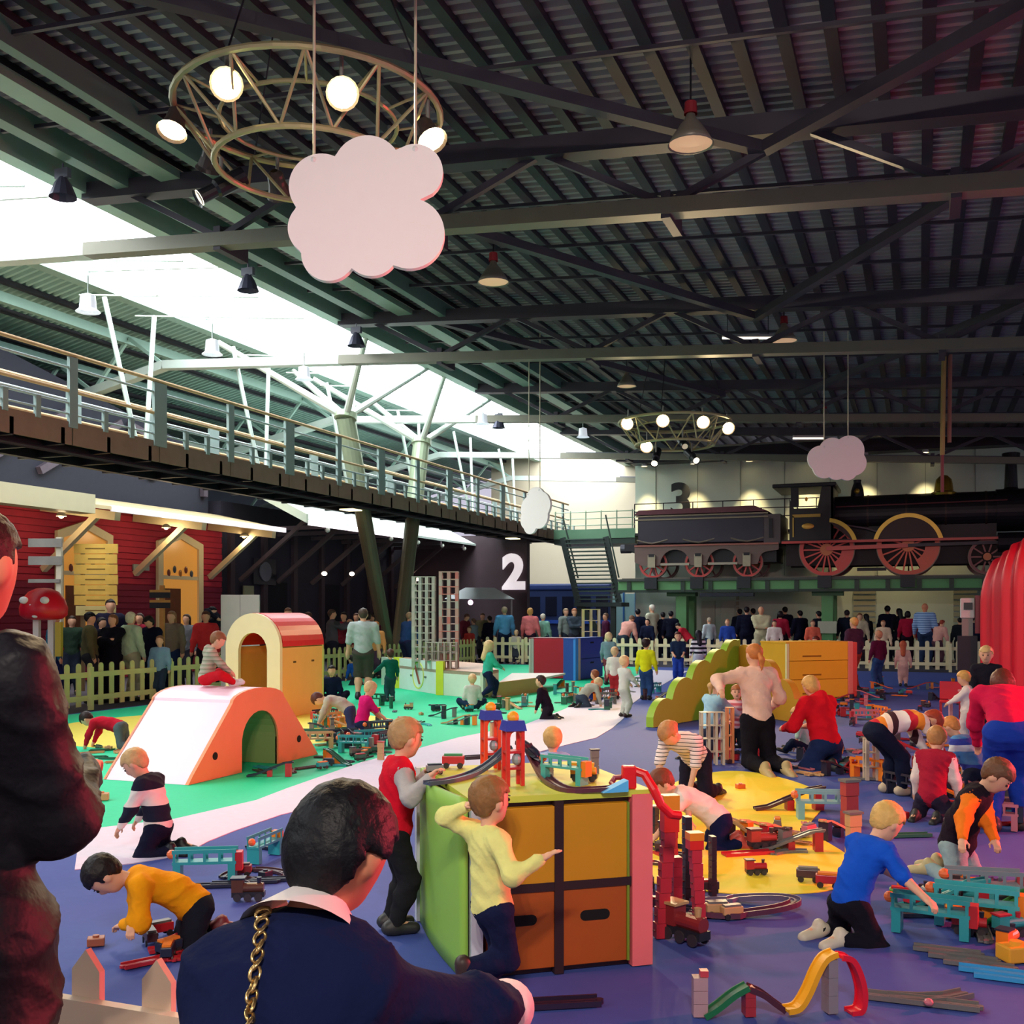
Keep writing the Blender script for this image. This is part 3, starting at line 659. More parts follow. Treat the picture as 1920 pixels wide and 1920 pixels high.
# --- cabinets
def cabinet(name, p0, p1, depth, h, label, body, fronts, cols, side, right_strip=None, left_strip=None, div='#2a1420', handles=True, top=None):
    p0, p1 = Vector(p0), Vector(p1); d = p1-p0; w = d.length; rz = math.atan2(d.y,d.x)
    R = empty(name, p0, rz, label, 'cabinet')
    MB().box(.0,w,.03,depth,.0,h-.03).build('carcass', paint(body), R)
    MB().box(-.01,w+.01,-.01,depth+.01,h-.03,h).build('top', paint(top or body), R)
    nc, nr = cols, fronts; x0 = .06 if left_strip else .02; x1 = w-(.1 if right_strip else .02)
    if left_strip: MB().box(0,x0-.005,-.02,.03,0,h-.03).build('edge_strip', paint(left_strip), R)
    if right_strip: MB().box(x1+.005,w+.01,-.02,.05,0,h-.02).build('edge_strip', paint(right_strip), R)
    cw, ch = (x1-x0)/nc, (h-.05)/nr
    return R, x0, x1, cw, ch, w
R, x0, x1, cw, ch, w = cabinet('storage_cabinet', F(882,1840), F(1217,1806), 1.0, .84, 'green toy cabinet with mustard boxes standing in the foreground', '#3a1a20', 2, 2, None, '#ef6f72', '#cfd4dc', top='#c9cf4a')
for i in range(2):
    for j in range(2):
        a, b = x0+i*cw+.02, x0+(i+1)*cw-.02
        z0 = .03+j*ch; z1 = z0+ch-.035
        bx = MB().box(a,b,-.015 if j else -.01,.03,z0,z1).build('box_front', paint('#c8860e' if j else '#ab4d10'), R, bevel=.004)
        MB().box(b,b+.012,-.016,.03,z0,z1).build('box_edge', paint('#7a8a26'), R)
        if j == 0:
            cx = (a+b)/2; zc = z1-.13
            MB().prism([(cx-.05+.025*math.cos(t),zc+.025*math.sin(t)) for t in np.linspace(PI/2,1.5*PI,8)]+[(cx+.05+.025*math.cos(t),zc+.025*math.sin(t)) for t in np.linspace(-PI/2,PI/2,8)], XZ, -.012,-.009).build('handle_slot', mat('#0c0508',.9,var=0), bx)
xm = x0+cw
MB().box(xm-.022,xm+.022,-.02,.03,0,.81).build('divider', mat('#2a0f18',.7,var=.1), R)
MB().box(x0,x1,-.018,.03,ch-.005,ch+.035).build('divider', mat('#2a0f18',.7,var=.1), R)
# concave green side sheet of the foreground cabinet
vs = []; fs = []; n = 14; m = 10
for i in range(n+1):
    t = i/n; y = t*1.02
    for j in range(m+1):
        s = j/m; bul = -.03-.07*math.sin(PI*t)*(.35+.65*s)+.05*math.exp(-((t-.55-.25*s)/.12)**2)*s
        vs.append((bul,y,s*.84))
for i in range(n):
    for j in range(m): fs.append((i*(m+1)+j, i*(m+1)+j+1, (i+1)*(m+1)+j+1, (i+1)*(m+1)+j))
sd = MB().add(vs,fs).build('side_sheet', paint('#8fbe4a'), R, smooth=True)
md = sd.modifiers.new('thick','SOLIDIFY'); md.thickness = .02
MB().box(-.05,-.0,1.0,1.05,0,.84).build('edge_strip', paint('#cfd4dc'), R)
CAB = R
# red and blue cabinets further back
R, x0, x1, cw, ch, w = cabinet('storage_cabinet', F(992,1271), F(1070,1273), .6, 1.02, 'red fronted toy cabinet beside the far white fence', '#7a2a2e', 1, 1, None, None, '#b9aea0')
MB().box(.14,w-.02,-.02,.03,.02,1.0).build('front_panel', paint('#b4182c'), R, bevel=.006)
MB().box(.06,.13,-.015,.03,0,1.0).build('grey_strip', paint('#a9a39a'), R)
R, x0, x1, cw, ch, w = cabinet('storage_cabinet', F(1077,1276), F(1129,1269), .3, 1.03, 'blue toy cabinet with two deep drawers next to the red one', '#2a4a9c', 1, 1, None, None, None)
MB().box(0,.16,-.03,.03,0,1.02).build('bright_strip', paint('#3c8be0'), R)
MB().box(.16,.3,-.025,.03,0,1.02).build('tan_strip', paint('#c9b09a'), R)
for j in range(2):
    d = MB().box(.32,w-.01,-.02,.03,.02+j*.5,.5+j*.5).build('drawer', paint('#16309a'), R, bevel=.005)
    MB().box((.32+w)/2-.1,(.32+w)/2+.1,-.025,-.019,.38+j*.5,.42+j*.5).build('handle_slot', mat('#080a20',.9,var=0), d)
# yellow cabinet
R, x0, x1, cw, ch, w = cabinet('storage_cabinet', F(1474,1312), F(1590,1308), .85, 1.1, 'yellow toy cabinet with wide flaps near the far fence', '#e0a51a', 1, 1, None, None, '#eadf9a')
for j in range(3):
    d = MB().box(.07,w-.02,-.02,.03,.02+j*.36,.37+j*.36).build('flap', paint('#ffc428' if j != 1 else '#fabc1c'), R, bevel=.005)
    MB().box(w*.25,w*.55,-.025,-.019,.09+j*.36,.12+j*.36).build('handle_slot', mat('#a06a10',.9,var=0), d)
MB().box(w-.01,w+.1,-.03,.85,0,1.1).build('end_board', paint('#f08a78'), R, bevel=.01)  # both end boards: red light on this side is put into their colour
MB().box(w+.1,w+.3,.1,.8,0,1.08).build('end_board', paint('#e8604e'), R, bevel=.01)
# --- green bush-shaped boards
def bush(p0, p1, tops, col, label, th=.1, edge=None):
    p0, p1 = Vector(p0), Vector(p1); d = p1-p0; w = d.length; rz = math.atan2(d.y,d.x)
    R = empty('bush_board', p0, rz, label, 'play board')
    pts = [(0,0)]
    for i in range(91):
        x = w*i/90; z = 0
        for fx, zt, r in tops:
            d2 = r*r-(x-fx*w)**2
            if d2 > 0: z = max(z, zt-r+math.sqrt(d2))
        pts.append((x, max(.02,z)))
    pts += [(w,0)]
    MB().prism(pts, XZ, 0, th).build('scalloped_panel', paint(col), R)
    if edge: MB().box(w-.14,w+.0,-.012,th+.01,0,tops[-1][1]-.12).build('edge_fillet', paint(edge), R)
    return R
bush(F(1225,1364), F(1388,1336), [(.13,.4,.4),(.2,.3,.3),(.34,.68,.42),(.55,.92,.42),(.75,1.08,.4),(.93,1.22,.36),(1.0,1.22,.3),(.3,.3,.3),(.5,.5,.5),(.8,.7,.7)], '#98bc32', 'green stepped bush-shaped board left of the kneeling woman', .12, '#b9dc5a')
Rb = bush(F(1524,1358), F(1396,1336), [(.12,.36,.34),(.34,.64,.36),(.6,.92,.36),(.9,1.14,.32),(.3,.3,.3),(.55,.5,.5),(.85,.7,.7)], '#c08a28', 'olive brown stepped bush-shaped board behind the kneeling woman', .12)
# --- white display panel, signs, mushroom ride by the station
p = P(450,1200,21.5); sp_ = empty('display_panel', (p.x,p.y,0), TH, 'blank pinkish white display panel standing behind the fence', 'panel')
MB().box(-.39,.39,0,.06,0,2.02).build('panel', paint('#d9c6c6'), sp_, bevel=.01)
MB().box(-.005,.005,-.005,0,0,2.02).build('joint', paint('#b8a6a8'), sp_)
for x in (-.3,.3): MB().box(x-.03,x+.03,-.2,.26,0,.04).build('foot', steel('#777777'), sp_)
p = P(180,1130,22.5); sg = empty('plank_sign', (p.x,p.y,0), TH, 'tall sign of stacked yellow wooden planks before the red house', 'sign')
for k in range(7):
    z = 1.6+k*.218; w_ = .46 if k else .42
    pl = MB().box(-w_+.01*(k%2),w_-.008*(k%3),-.02,.02,z,z+.2).build('plank', wood('#dcae4e' if k else '#cdb878'), sg)
    MB().box(-.22+.03*(k%3),.2,-.024,-.02,z+.09,z+.115).build('lettering', mat('#7a5a20',.8,var=0), pl)
for x in (-.3,.3): MB().box(x-.035,x+.035,.02,.09,0,3.1).build('post', wood('#6e5230'), sg)
p = P(85,1130,21.0); sg2 = empty('direction_sign', (p.x,p.y,0), TH, 'grey direction boards on a post beside the left-hand man', 'sign')
for k, z in enumerate((2.25,2.6,2.95)): MB().box(-.33,.33-.04*(k==0),-.02,.02,z,z+(.07 if k==0 else .17)).build('board', wood('#85807a'), sg2)
MB().box(.2,.3,.02,.1,0,3.15).build('post', wood('#cfc7b0'), sg2)
p = P(300,1140,21.0); sg3 = empty('direction_sign', (p.x,p.y,0), TH, 'dark direction boards on an orange post behind the crowd', 'sign')
for z in (1.75,1.95): MB().box(-.2,.2,-.025,.02,z,z+.11).build('board', wood('#2a2530'), sg3); 
for z in (1.86,2.06): MB().box(-.2,.2,-.02,.015,z,z+.05).build('batten', wood('#c48a4a'), sg3)
MB().box(-.02,.07,.02,.09,0,2.2).build('post', wood('#c88a4e'), sg3)
p = P(82,1150,18.7); mu = empty('mushroom_ride', (p.x,p.y,0), TH, 'red mushroom-shaped amusement ride with white spots near the station', 'ride')
MB().lathe([(.0,2.1),(.12,2.09),(.25,2.03),(.35,1.9),(.4,1.75),(.39,1.62),(.3,1.55),(.0,1.53)],24).build('cap', plas('#d8142c'), mu, smooth=True)
for x, z, r in ((-.2,1.88,.08),(.16,1.88,.08),(-.06,1.78,.075),(0,1.62,.06)): MB().ball((x,-.33 if z > 1.7 else -.34,z),(r,.05,r*.8),14,8).build('white_spot', plas('#f2eef2'), mu)
for x in (-.12,.14): MB().box(x-.05,x+.05,-.05,.05,0,1.55).build('leg', paint('#e6dcdc'), mu)
MB().box(.24,.34,-.1,.0,.9,1.5).build('coin_box', plas('#d0b430'), mu)
p = P(900,1135,37.2); gz = empty('market_parasol', (p.x,p.y,0), TH, 'white flat-topped canopy stall roof beyond the tower', 'stall')
MB().add([(-1.2,-.8,2.1),(1.2,-.8,2.1),(1.2,.8,2.1),(-1.2,.8,2.1),(-.5,-.3,2.5),(.5,-.3,2.5),(.5,.3,2.5),(-.5,.3,2.5)],[(3,2,1,0),(4,5,6,7),(0,1,5,4),(1,2,6,5),(2,3,7,6),(3,0,4,7)]).build('canopy', paint('#c8cfd4'), gz)
for x in (-1.1,1.1):
    for y in (-.7,.7): MB().cyl((x,y,0),(x,y,2.1),.03,n=8).build('pole', steel('#999999'), gz)
MB().ball((-.3,-.8,1.98),.09,10,6).build('stall_lamp', mat('#ffd0f0', emit=4, var=0), gz)

# ================================================================== CLOUDS, LIGHT RINGS, PENDANTS
def cloud(name, label, Y, circles, s, rz_off=0, wires=None, th=.07, ctop=7.9):
    cx = sum(c[0] for c in circles)/len(circles); cy = sum(c[1] for c in circles)/len(circles)
    px0 = P(cx, cy, Y); R = empty(name, px0, TH+rz_off, label, 'cloud', 'hanging white clouds')
    k = Y/2000*s; pts = []
    for a in np.linspace(0,2*PI,140,endpoint=False):
        d = (math.cos(a), math.sin(a)); best = .02
        for (x,y,r) in circles:
            ox, oz = (x-cx)*k, -(y-cy)*k; b = ox*d[0]+oz*d[1]; q = ox*ox+oz*oz-(r*k)**2; disc = b*b-q
            if disc > 0: best = max(best, b+math.sqrt(disc))
        pts.append((best*d[0], best*d[1]))
    MB().prism(pts[::-1], XZ, -th/2, th/2).build('board', mat('#fff6f2',.6,var=.02), R)
    for x, y in wires:
        ox, oz = (x-cx)*k, -(y-cy)*k
        MB().cyl((ox,0,oz-.1),(ox,0,roofz(px0.x)+.1-px0.z),.012,n=8).build('hanging_wire', steel('#d5cdb0'), R)
        MB().ball((ox,-.02,oz),.03,8,6).build('wire_clip', plas('#f0eee8'), R)
    return R
cloud('cloud_sign','large white cloud-shaped board hanging in front of the near light ring', 9.0, [(604,352,61),(690,322,65),(779,325,52),(768,440,66),(697,468,52),(617,478,51),(592,430,51),(690,400,80)], 1.0, 0, [(589,302),(779,282)])
cloud('cloud_sign','white cloud-shaped board hanging in front of the locomotive', 24.0, [(1538,860,24),(1560,845,24),(1592,845,28),(1600,868,24),(1545,875,22),(1568,880,20),(1588,882,19),(1570,862,30)], 1.0, 0, [(1545,838),(1590,820)])
cloud('cloud_sign','small bright white cloud-shaped board hanging before the walkway end', 26.0, [(1006,940,20),(996,955,22),(1016,950,22),(990,972,17),(1013,968,20),(994,982,14)], 1.15, -.75, [(990,930),(1014,925)])

warm = (1.0,.74,.42)
def light_ring(c, label, lamps, lightpow, group, col=(1.0,.74,.42)):
    R = empty('light_ring', c, 0, label, 'light ring')
    tm = mat('#b8ac80',.4,metal=.35,var=.08); R1, R2 = 1.35, .95
    z1, z2 = .10, -.45
    circ = lambda r,z,n=40: [(r*math.cos(2*PI*i/n), r*math.sin(2*PI*i/n), z) for i in range(n)]
    MB().tube(circ(R1,z1),.035,8,True).build('upper_hoop', tm, R); MB().tube(circ(R2,z2),.032,8,True).build('lower_hoop', tm, R)
    MB().tube(circ(.9,z1-.1),.022,6,True).build('inner_hoop', tm, R)
    for i in range(12):
        a, b, d = 2*PI*i/12, 2*PI*(i+.5)/12, 2*PI*(i+1)/12
        for q in (a, d):
            MB().cyl((R1*math.cos(q),R1*math.sin(q),z1),(R2*math.cos(b),R2*math.sin(b),z2),.018,n=6).build('lattice_bar', tm, R)
        MB().cyl((R1*math.cos(a),R1*math.sin(a),z1),(.9*math.cos(a),.9*math.sin(a),z1-.1),.014,n=6).build('lattice_bar', tm, R)
    for i in range(3):
        a = 2*PI*i/3+.5; MB().cyl((R1*math.cos(a),R1*math.sin(a),z1),(R1*.6*math.cos(a),R1*.6*math.sin(a),roofz(c.x+1.2)+.06-c.z),.01,n=6).build('suspension_cable', dark, R)
    for (a, rad, z, tgt, on, kind) in lamps:
        pos = Vector((rad*math.cos(a), rad*math.sin(a), z)); d = (Vector(tgt)-(Vector(c)+pos)).normalized()
        q = d.to_track_quat('-Z','Y').to_matrix()
        L = empty('spotlight', pos, parent=R)
        Mq = q
        if kind == 'par':
            prof = [(.04,.16),(.09,.12),(.1,.0),(.13,-.1),(.155,-.14)]
            MB().lathe(prof,16,(0,0,0),Mq).build('can', steel('#4a3f3c'), L)
            MB().lathe([(0,-.11),(.135,-.11)],16,(0,0,0),Mq).build('lens', mat('#ffe3a6', emit=22 if on else .25, var=0), L)
        else:
            MB().lathe([(.05,.3),(.1,.28),(.1,-.05),(.075,-.08),(.075,-.28),(.1,-.3)],14,(0,0,0),Mq).build('can', mat('#15161f',.4,var=0), L)
            MB().lathe([(0,-.27),(.085,-.27)],14,(0,0,0),Mq).build('lens', mat('#fff0d0', emit=10 if on else .2, var=0), L)
        MB().cyl((0,0,.08),(0,0,.32),.02,n=6).build('yoke', steel('#8d8d86'), L)
        if on:
            lamp('spotlight_beam','SPOT', Vector(c)+pos+d*.2, lightpow, col, tgt, .1, 70, .6)
    return R
c1 = P(580,232,11.0)
def ang(px, py, Y, c): 
    p = P(px,py,Y); return math.atan2(p.y-c.y, p.x-c.x), (Vector((p.x,p.y,0))-Vector((c.x,c.y,0))).length, p.z-c.z
def ring_lamps(c, spec): 
    out = []
    for px, py, Y, tgt, on, kind in spec:
        a, r, z = ang(px,py,Y,c); out.append((a,r,z,tgt,on,kind))
    return out
camv = Vector((0,0,1.7))
T1 = lambda x,y: tuple(C2W(x,y,.3))
light_ring(c1, 'large round lattice lighting ring with lit spotlights hanging at upper left', ring_lamps(c1, [
    (425,153,10.0,tuple(C2W(-.8,2.5,1.2)),True,'par'), (640,170,10.0,tuple(C2W(.3,2.8,1.2)),True,'par'), (328,228,10.8,T1(-4.2,8.2),True,'par'),
    (802,248,10.6,T1(2.0,7.5),True,'par'), (395,295,12.0,T1(-6,17),False,'par'), (520,345,12.1,T1(-2,20),False,'par'),
    (415,350,11.5,tuple(C2W(-8.5,9.5,2.5)),True,'profile'), (660,300,12.1,T1(3,16),True,'par'), (730,290,11.8,T1(4,12),True,'par')]), 560, 'r')
c2 = P(1265,800,26.0)
light_ring(c2, 'small distant lattice lighting ring with lit spotlights above the tender', ring_lamps(c2, [
    (1178,793,25.6,tuple(C2W(-2.0,12,1)),True,'par'), (1243,787,24.8,tuple(C2W(1.5,12,1)),True,'par'), (1317,790,24.9,tuple(C2W(4.2,11,1)),True,'par'),
    (1363,801,25.6,tuple(C2W(6.5,13,1)),True,'par'), (1213,835,26.0,tuple(C2W(1.0,16,1)),True,'par'), (1230,857,26.4,tuple(C2W(2.0,22,1)),True,'profile'),
    (1297,855,26.6,tuple(C2W(7,20,1)),True,'profile'), (1280,830,26.8,tuple(C2W(5,18,1)),False,'profile')]), 650, 'r')
c3 = C2W(-.6,-5.0,6.75)
def back_lamp(a, tgt): return (a, 1.2, -.12, tuple(tgt), True, 'par')
light_ring(c3, 'added unseen lighting ring behind the viewpoint, brightening the clouds and play area', [back_lamp(.6,P(700,400,9.0)), back_lamp(1.3,C2W(2.5,8.5,.4)), back_lamp(2.0,C2W(-3.5,10,.5)), back_lamp(2.6,C2W(5.5,13,.8)), back_lamp(3.3,P(1565,860,24))], 700, 'r', (1,.88,.78))  # unseen ring, added to light the clouds and the faces turned to the camera
def pendant(px, py, Y, dia, label, lit=.9):
    p = P(px,py,Y); R = empty('pendant_lamp', p, 0, label, 'lamp', 'industrial pendant lamps'); r = dia/2
    MB().lathe([(.05,.36),(.07,.3),(r*.45,.24),(r*.8,.1),(r,0),(r*.97,0),(r*.75,.1),(r*.4,.22)],20).build('shade', mat('#8d8578',.4,metal=.3,var=.05), R, smooth=True)
    MB().lathe([(0,.015),(r*.93,.015)],20).build('diffuser', mat('#e6b890',.5,emit=lit*.55,var=0), R)
    MB().lathe([(0,.5),(.07,.5),(.08,.36)],12).build('ballast', plas('#a03038'), R)
    MB().cyl((0,0,.5),(0,0,max(.6,8.2-p.z)),.012,n=6).build('stem', dark, R)
pendant(1295,272,12.5,.54,'bell-shaped pendant lamp at the upper right of the roof')
pendant(925,530,18.0,.54,'bell-shaped pendant lamp below the middle roof truss')
pendant(1470,640,21.5,.54,'bell-shaped pendant lamp beside a fluorescent tube')
pendant(1175,725,27.0,.5,'small bell-shaped pendant lamp above the far light ring')
pendant(1545,790,30.0,.5,'faint far pendant lamp above the middle cloud')
for px, py, Y in ((165,585,17.5),(398,665,20.5),(570,712,23.5),(1343-250,820,33),(905,795,30)):
    p = P(px,py,Y); R = empty('skylight_lamp', p, 0, 'pale bell lamp hanging under the left roof at %s' % {165:'the picture edge',398:'the second bay',570:'the third bay',1093:'the far end',905:'the fourth bay'}[px], 'lamp', 'bell lamps under the left roof')
    MB().lathe([(.04,.3),(.12,.27),(.14,.05),(.2,0),(.17,.02)],14).build('shade', mat('#dfe6ee',.4,emit=.6,var=0), R)
    MB().cyl((0,0,.28),(0,0,.6),.012,n=6).build('stem', trussl, R)
for i, (px, py, Y) in enumerate(((118,345,15.6),(465,525,19.5),(668,632,23.5),(935,790,31.5))):
    p = P(px,py,Y)-Vector((0,0,.2)); R = empty('floodlight', p, 0, 'dark floodlight silhouetted against the skylight, %s from the camera' % ('first','second','third','fourth')[i], 'lamp', 'floodlights on the skylight edge')
    MB().lathe([(.05,.3),(.12,.2),(.2,0)],12).build('head', steel('#55556a'), R)
    MB().box(-.12,.12,-.04,.04,.28,.42).build('bracket', steel('#6a6a78'), R)
    MB().cyl((0,0,.4),(0,0,.5),.015,n=6).build('stem', steel('#6a6a78'), R)
for i, (px, py, Y, L) in enumerate(((1402,634,23,1.1),(1516,822,29,.85))):
    p = P(px,py,Y); R = empty('fluorescent_tube', p, TH, 'thin white fluorescent tube under the roof, %s one' % ('nearer','farther')[i], 'lamp')
    MB().cyl((-L/2,0,0),(L/2,0,0),.025,n=8).build('tube', mat('#fff3e6',emit=1.2,var=0), R)
    MB().box(-L/2,L/2,-.04,.04,.03,.08).build('batten', steel('#999999'), R)
    for x in (-L*.4,L*.4): MB().cyl((x,0,.08),(x,0,8.2-p.z),.008,n=5).build('hanger', dark, R)
p = P(1775,830,26); R = empty('hanging_pole', (p.x,p.y,p.z), 0, 'long yellowish banner pole hanging on wires above the locomotive', 'pole')
MB().cyl((-.1,0,-.3),(-.06,0,2.2),.06,n=10).build('pole', paint('#b89a5e'), R)
MB().cyl((.06,0,0),(.08,0,2.3),.05,n=10).build('pole', paint('#a0685a'), R)
MB().cyl((-.1,0,-1.2),(-.1,0,-.2),.04,n=8).build('lower_rod', paint('#9a4a4e'), R)
MB().cyl((0,0,2.2),(.1,0,7.8-p.z),.01,n=5).build('wire', steel('#a08a8a'), R)
# stage lamps with red gel on a stand, out of frame at the right
for i, (x, y, z, tx, ty, tz, pw) in enumerate(((8.6,7.2,2.5,-1,4.5,1.0,3800),(12.2,15.2,2.6,4.2,11.5,.8,2600),(9.6,14.5,3.8,9.2,19.5,1.6,500),(9.4,10.5,3.2,7.6,11.0,8.0,260))):
    pos = C2W(x,y,z); S = empty('stage_lamp', pos, 0, 'red gelled stage lamp on a stand at the right, %s' % ('nearest','middle','lighting the drape','turned up to the roof')[i], 'lamp')
    q = (C2W(tx,ty,tz)-pos).to_track_quat('-Z','Y').to_matrix()
    MB().lathe([(.06,.3),(.14,.25),(.15,-.1),(.19,-.2)],16,(0,0,0),q).build('can', mat('#15161f',.4,var=0), S)
    MB().cyl((0,0,-.15),(0,0,-z),.025,n=8).build('stand', dark, S)
    for k in range(3): MB().cyl((0,0,-z+.6),(.45*math.cos(k*2.1),.45*math.sin(k*2.1),-z+.01),.018,n=6).build('tripod_leg', dark, S)
    lamp('stage_light','SPOT', pos+(C2W(tx,ty,tz)-pos).normalized()*.25, pw, (1,.06,.09), C2W(tx,ty,tz), .25, 95, .8)
# ================================================================== PEOPLE: distance-field bodies turned into one skin
def sdf_mesh(prims, vox, k=.03, cuts=()):
    lo = np.full(3, 1e9); hi = -lo
    for p in prims:
        if p[0] == 'c': a, b, r = p[1], p[2], max(p[3], p[4]); lo = np.minimum(lo, np.minimum(a,b)-r); hi = np.maximum(hi, np.maximum(a,b)+r)
        else: r = max(p[2]); lo = np.minimum(lo, p[1]-r); hi = np.maximum(hi, p[1]+r)
    lo = lo-2.5*vox-k*.3; hi = hi+2.5*vox+k*.3
    n = np.maximum(3, np.ceil((hi-lo)/vox).astype(int)+1)
    D = np.full(n, .5, np.float32)
    ax = [lo[i]+vox*np.arange(n[i]) for i in range(3)]
    for p in prims:
        if p[0] == 'c': r = max(p[3],p[4]); l = np.minimum(p[1],p[2])-r; h = np.maximum(p[1],p[2])+r
        else: r = max(p[2]); l = p[1]-r; h = p[1]+r
        m = k+2*vox
        i0 = np.clip(np.floor((l-m-lo)/vox).astype(int), 0, n-1); i1 = np.clip(np.ceil((h+m-lo)/vox).astype(int)+1, 1, n)
        sl = tuple(slice(i0[i], i1[i]) for i in range(3))
        X = ax[0][sl[0]][:,None,None]; Y = ax[1][sl[1]][None,:,None]; Z = ax[2][sl[2]][None,None,:]
        if p[0] == 'c':
            a, b, ra, rb = p[1:5]; ab = b-a; L2 = float(ab@ab)+1e-9
            t = np.clip(((X-a[0])*ab[0]+(Y-a[1])*ab[1]+(Z-a[2])*ab[2])/L2, 0, 1)
            d = np.sqrt((X-a[0]-t*ab[0])**2+(Y-a[1]-t*ab[1])**2+(Z-a[2]-t*ab[2])**2)-(ra+(rb-ra)*t)
        else:
            c, r3, R = p[1], p[2], p[3]
            x, y, z = X-c[0], Y-c[1], Z-c[2]
            if R is not None:
                x, y, z = R[0,0]*x+R[1,0]*y+R[2,0]*z, R[0,1]*x+R[1,1]*y+R[2,1]*z, R[0,2]*x+R[1,2]*y+R[2,2]*z
            k0 = np.sqrt((x/r3[0])**2+(y/r3[1])**2+(z/r3[2])**2); k1 = np.sqrt((x/r3[0]**2)**2+(y/r3[1]**2)**2+(z/r3[2]**2)**2)+1e-6
            d = k0*(k0-1)/k1
        A = D[sl]; h_ = np.maximum(k-np.abs(A-d), 0)/k
        D[sl] = np.minimum(A, d)-h_*h_*k*.25
    if cuts:
        X = ax[0][:,None,None]; Y = ax[1][None,:,None]; Z = ax[2][None,None,:]
        for fn in cuts: D = np.maximum(D, fn(X,Y,Z)).astype(np.float32)
    S = D < 0
    cc = np.zeros(n-1, np.int8)
    for i in (0,1):
        for j in (0,1):
            for q in (0,1): cc += S[i:n[0]-1+i, j:n[1]-1+j, q:n[2]-1+q]
    act = (cc > 0) & (cc < 8); idx = np.argwhere(act)
    if len(idx) == 0: return np.zeros((0,3)), np.zeros((0,4), int)
    vid = np.full(n-1, -1, np.int64); vid[act] = np.arange(len(idx))
    pos = np.zeros((len(idx),3)); cnt = np.zeros(len(idx))
    for i in (0,1):
        for j in (0,1):
            for axs in range(3):
                o0 = [0,0,0]; oth = [q for q in range(3) if q != axs]; o0[oth[0]] = i; o0[oth[1]] = j; o1 = list(o0); o1[axs] = 1
                A = idx+np.array(o0); B = idx+np.array(o1)
                da = D[A[:,0],A[:,1],A[:,2]]; db = D[B[:,0],B[:,1],B[:,2]]
                m = (da < 0) != (db < 0); t = np.where(m, da/(da-db+1e-12), 0)
                P_ = A.astype(float); P_[:,axs] += t; pos += P_*m[:,None]; cnt += m
    pos = lo+vox*pos/cnt[:,None]
    faces = []
    for axs in range(3):
        a1, a2 = [(1,2),(2,0),(0,1)][axs]
        s0 = [slice(None)]*3; s1 = [slice(None)]*3; s0[axs] = slice(0,-1); s1[axs] = slice(1,None)
        e = np.argwhere(S[tuple(s0)] != S[tuple(s1)])
        e = e[(e[:,a1] > 0) & (e[:,a2] > 0) & (e[:,a1] < n[a1]-1) & (e[:,a2] < n[a2]-1)]
        if not len(e): continue
        d1 = np.zeros(3,int); d1[a1] = 1; d2 = np.zeros(3,int); d2[a2] = 1
        g = lambda q: vid[q[:,0],q[:,1],q[:,2]]
        Q = np.stack([g(e-d1-d2), g(e-d2), g(e), g(e-d1)], 1)
        flip = ~S[e[:,0],e[:,1],e[:,2]]
        Q[flip] = Q[flip][:,::-1]; faces.append(Q)
    Fq = np.concatenate(faces); return pos, Fq[(Fq >= 0).all(1)]
def mesh_np(name, chunks):
    V = []; Q = []; off = 0
    for v, f in chunks:
        if len(v): V.append(v); Q.append(f+off); off += len(v)
    V = np.concatenate(V); Q = np.concatenate(Q)
    me = bpy.data.meshes.new(name); me.vertices.add(len(V)); me.vertices.foreach_set('co', V.astype(np.float32).ravel())
    me.loops.add(len(Q)*4); me.loops.foreach_set('vertex_index', Q.astype(np.int32).ravel())
    me.polygons.add(len(Q)); me.polygons.foreach_set('loop_start', np.arange(0,len(Q)*4,4,dtype=np.int32))
    try: me.polygons.foreach_set('loop_total', np.full(len(Q),4,np.int32))
    except Exception: pass
    me.update(calc_edges=True); me.polygons.foreach_set('use_smooth', np.ones(len(Q),bool)); return me
def nv(v): v = np.asarray(v,float); return v/(np.linalg.norm(v)+1e-9)
def ik(a, b, l1, l2, hint):
    a = np.asarray(a,float); b = np.asarray(b,float); d = b-a; L = np.linalg.norm(d)+1e-9; u = d/L; L = min(L,(l1+l2)*.995); L = max(L, abs(l1-l2)*1.05+.01)
    x = (l1*l1-l2*l2+L*L)/(2*L); h = math.sqrt(max(0,l1*l1-x*x)); hv = np.asarray(hint,float); hv = nv(hv-(hv@u)*u)
    return a+u*x+hv*h, a+u*L
def rotm(yaw, pitch, roll=0):      # yaw about z, pitch forward (about -x), columns: right, forward, up
    cy, sy = math.cos(yaw), math.sin(yaw); cp, sp = math.cos(pitch), math.sin(pitch); cr, sr = math.cos(roll), math.sin(roll)
    Rz = np.array([[cy,-sy,0],[sy,cy,0],[0,0,1]]); Rx = np.array([[1,0,0],[0,cp,sp],[0,-sp,cp]]); Ry = np.array([[cr,0,sr],[0,1,0],[-sr,0,cr]])
    return Rz@Rx@Ry
_eye = None
D2R = math.pi/180
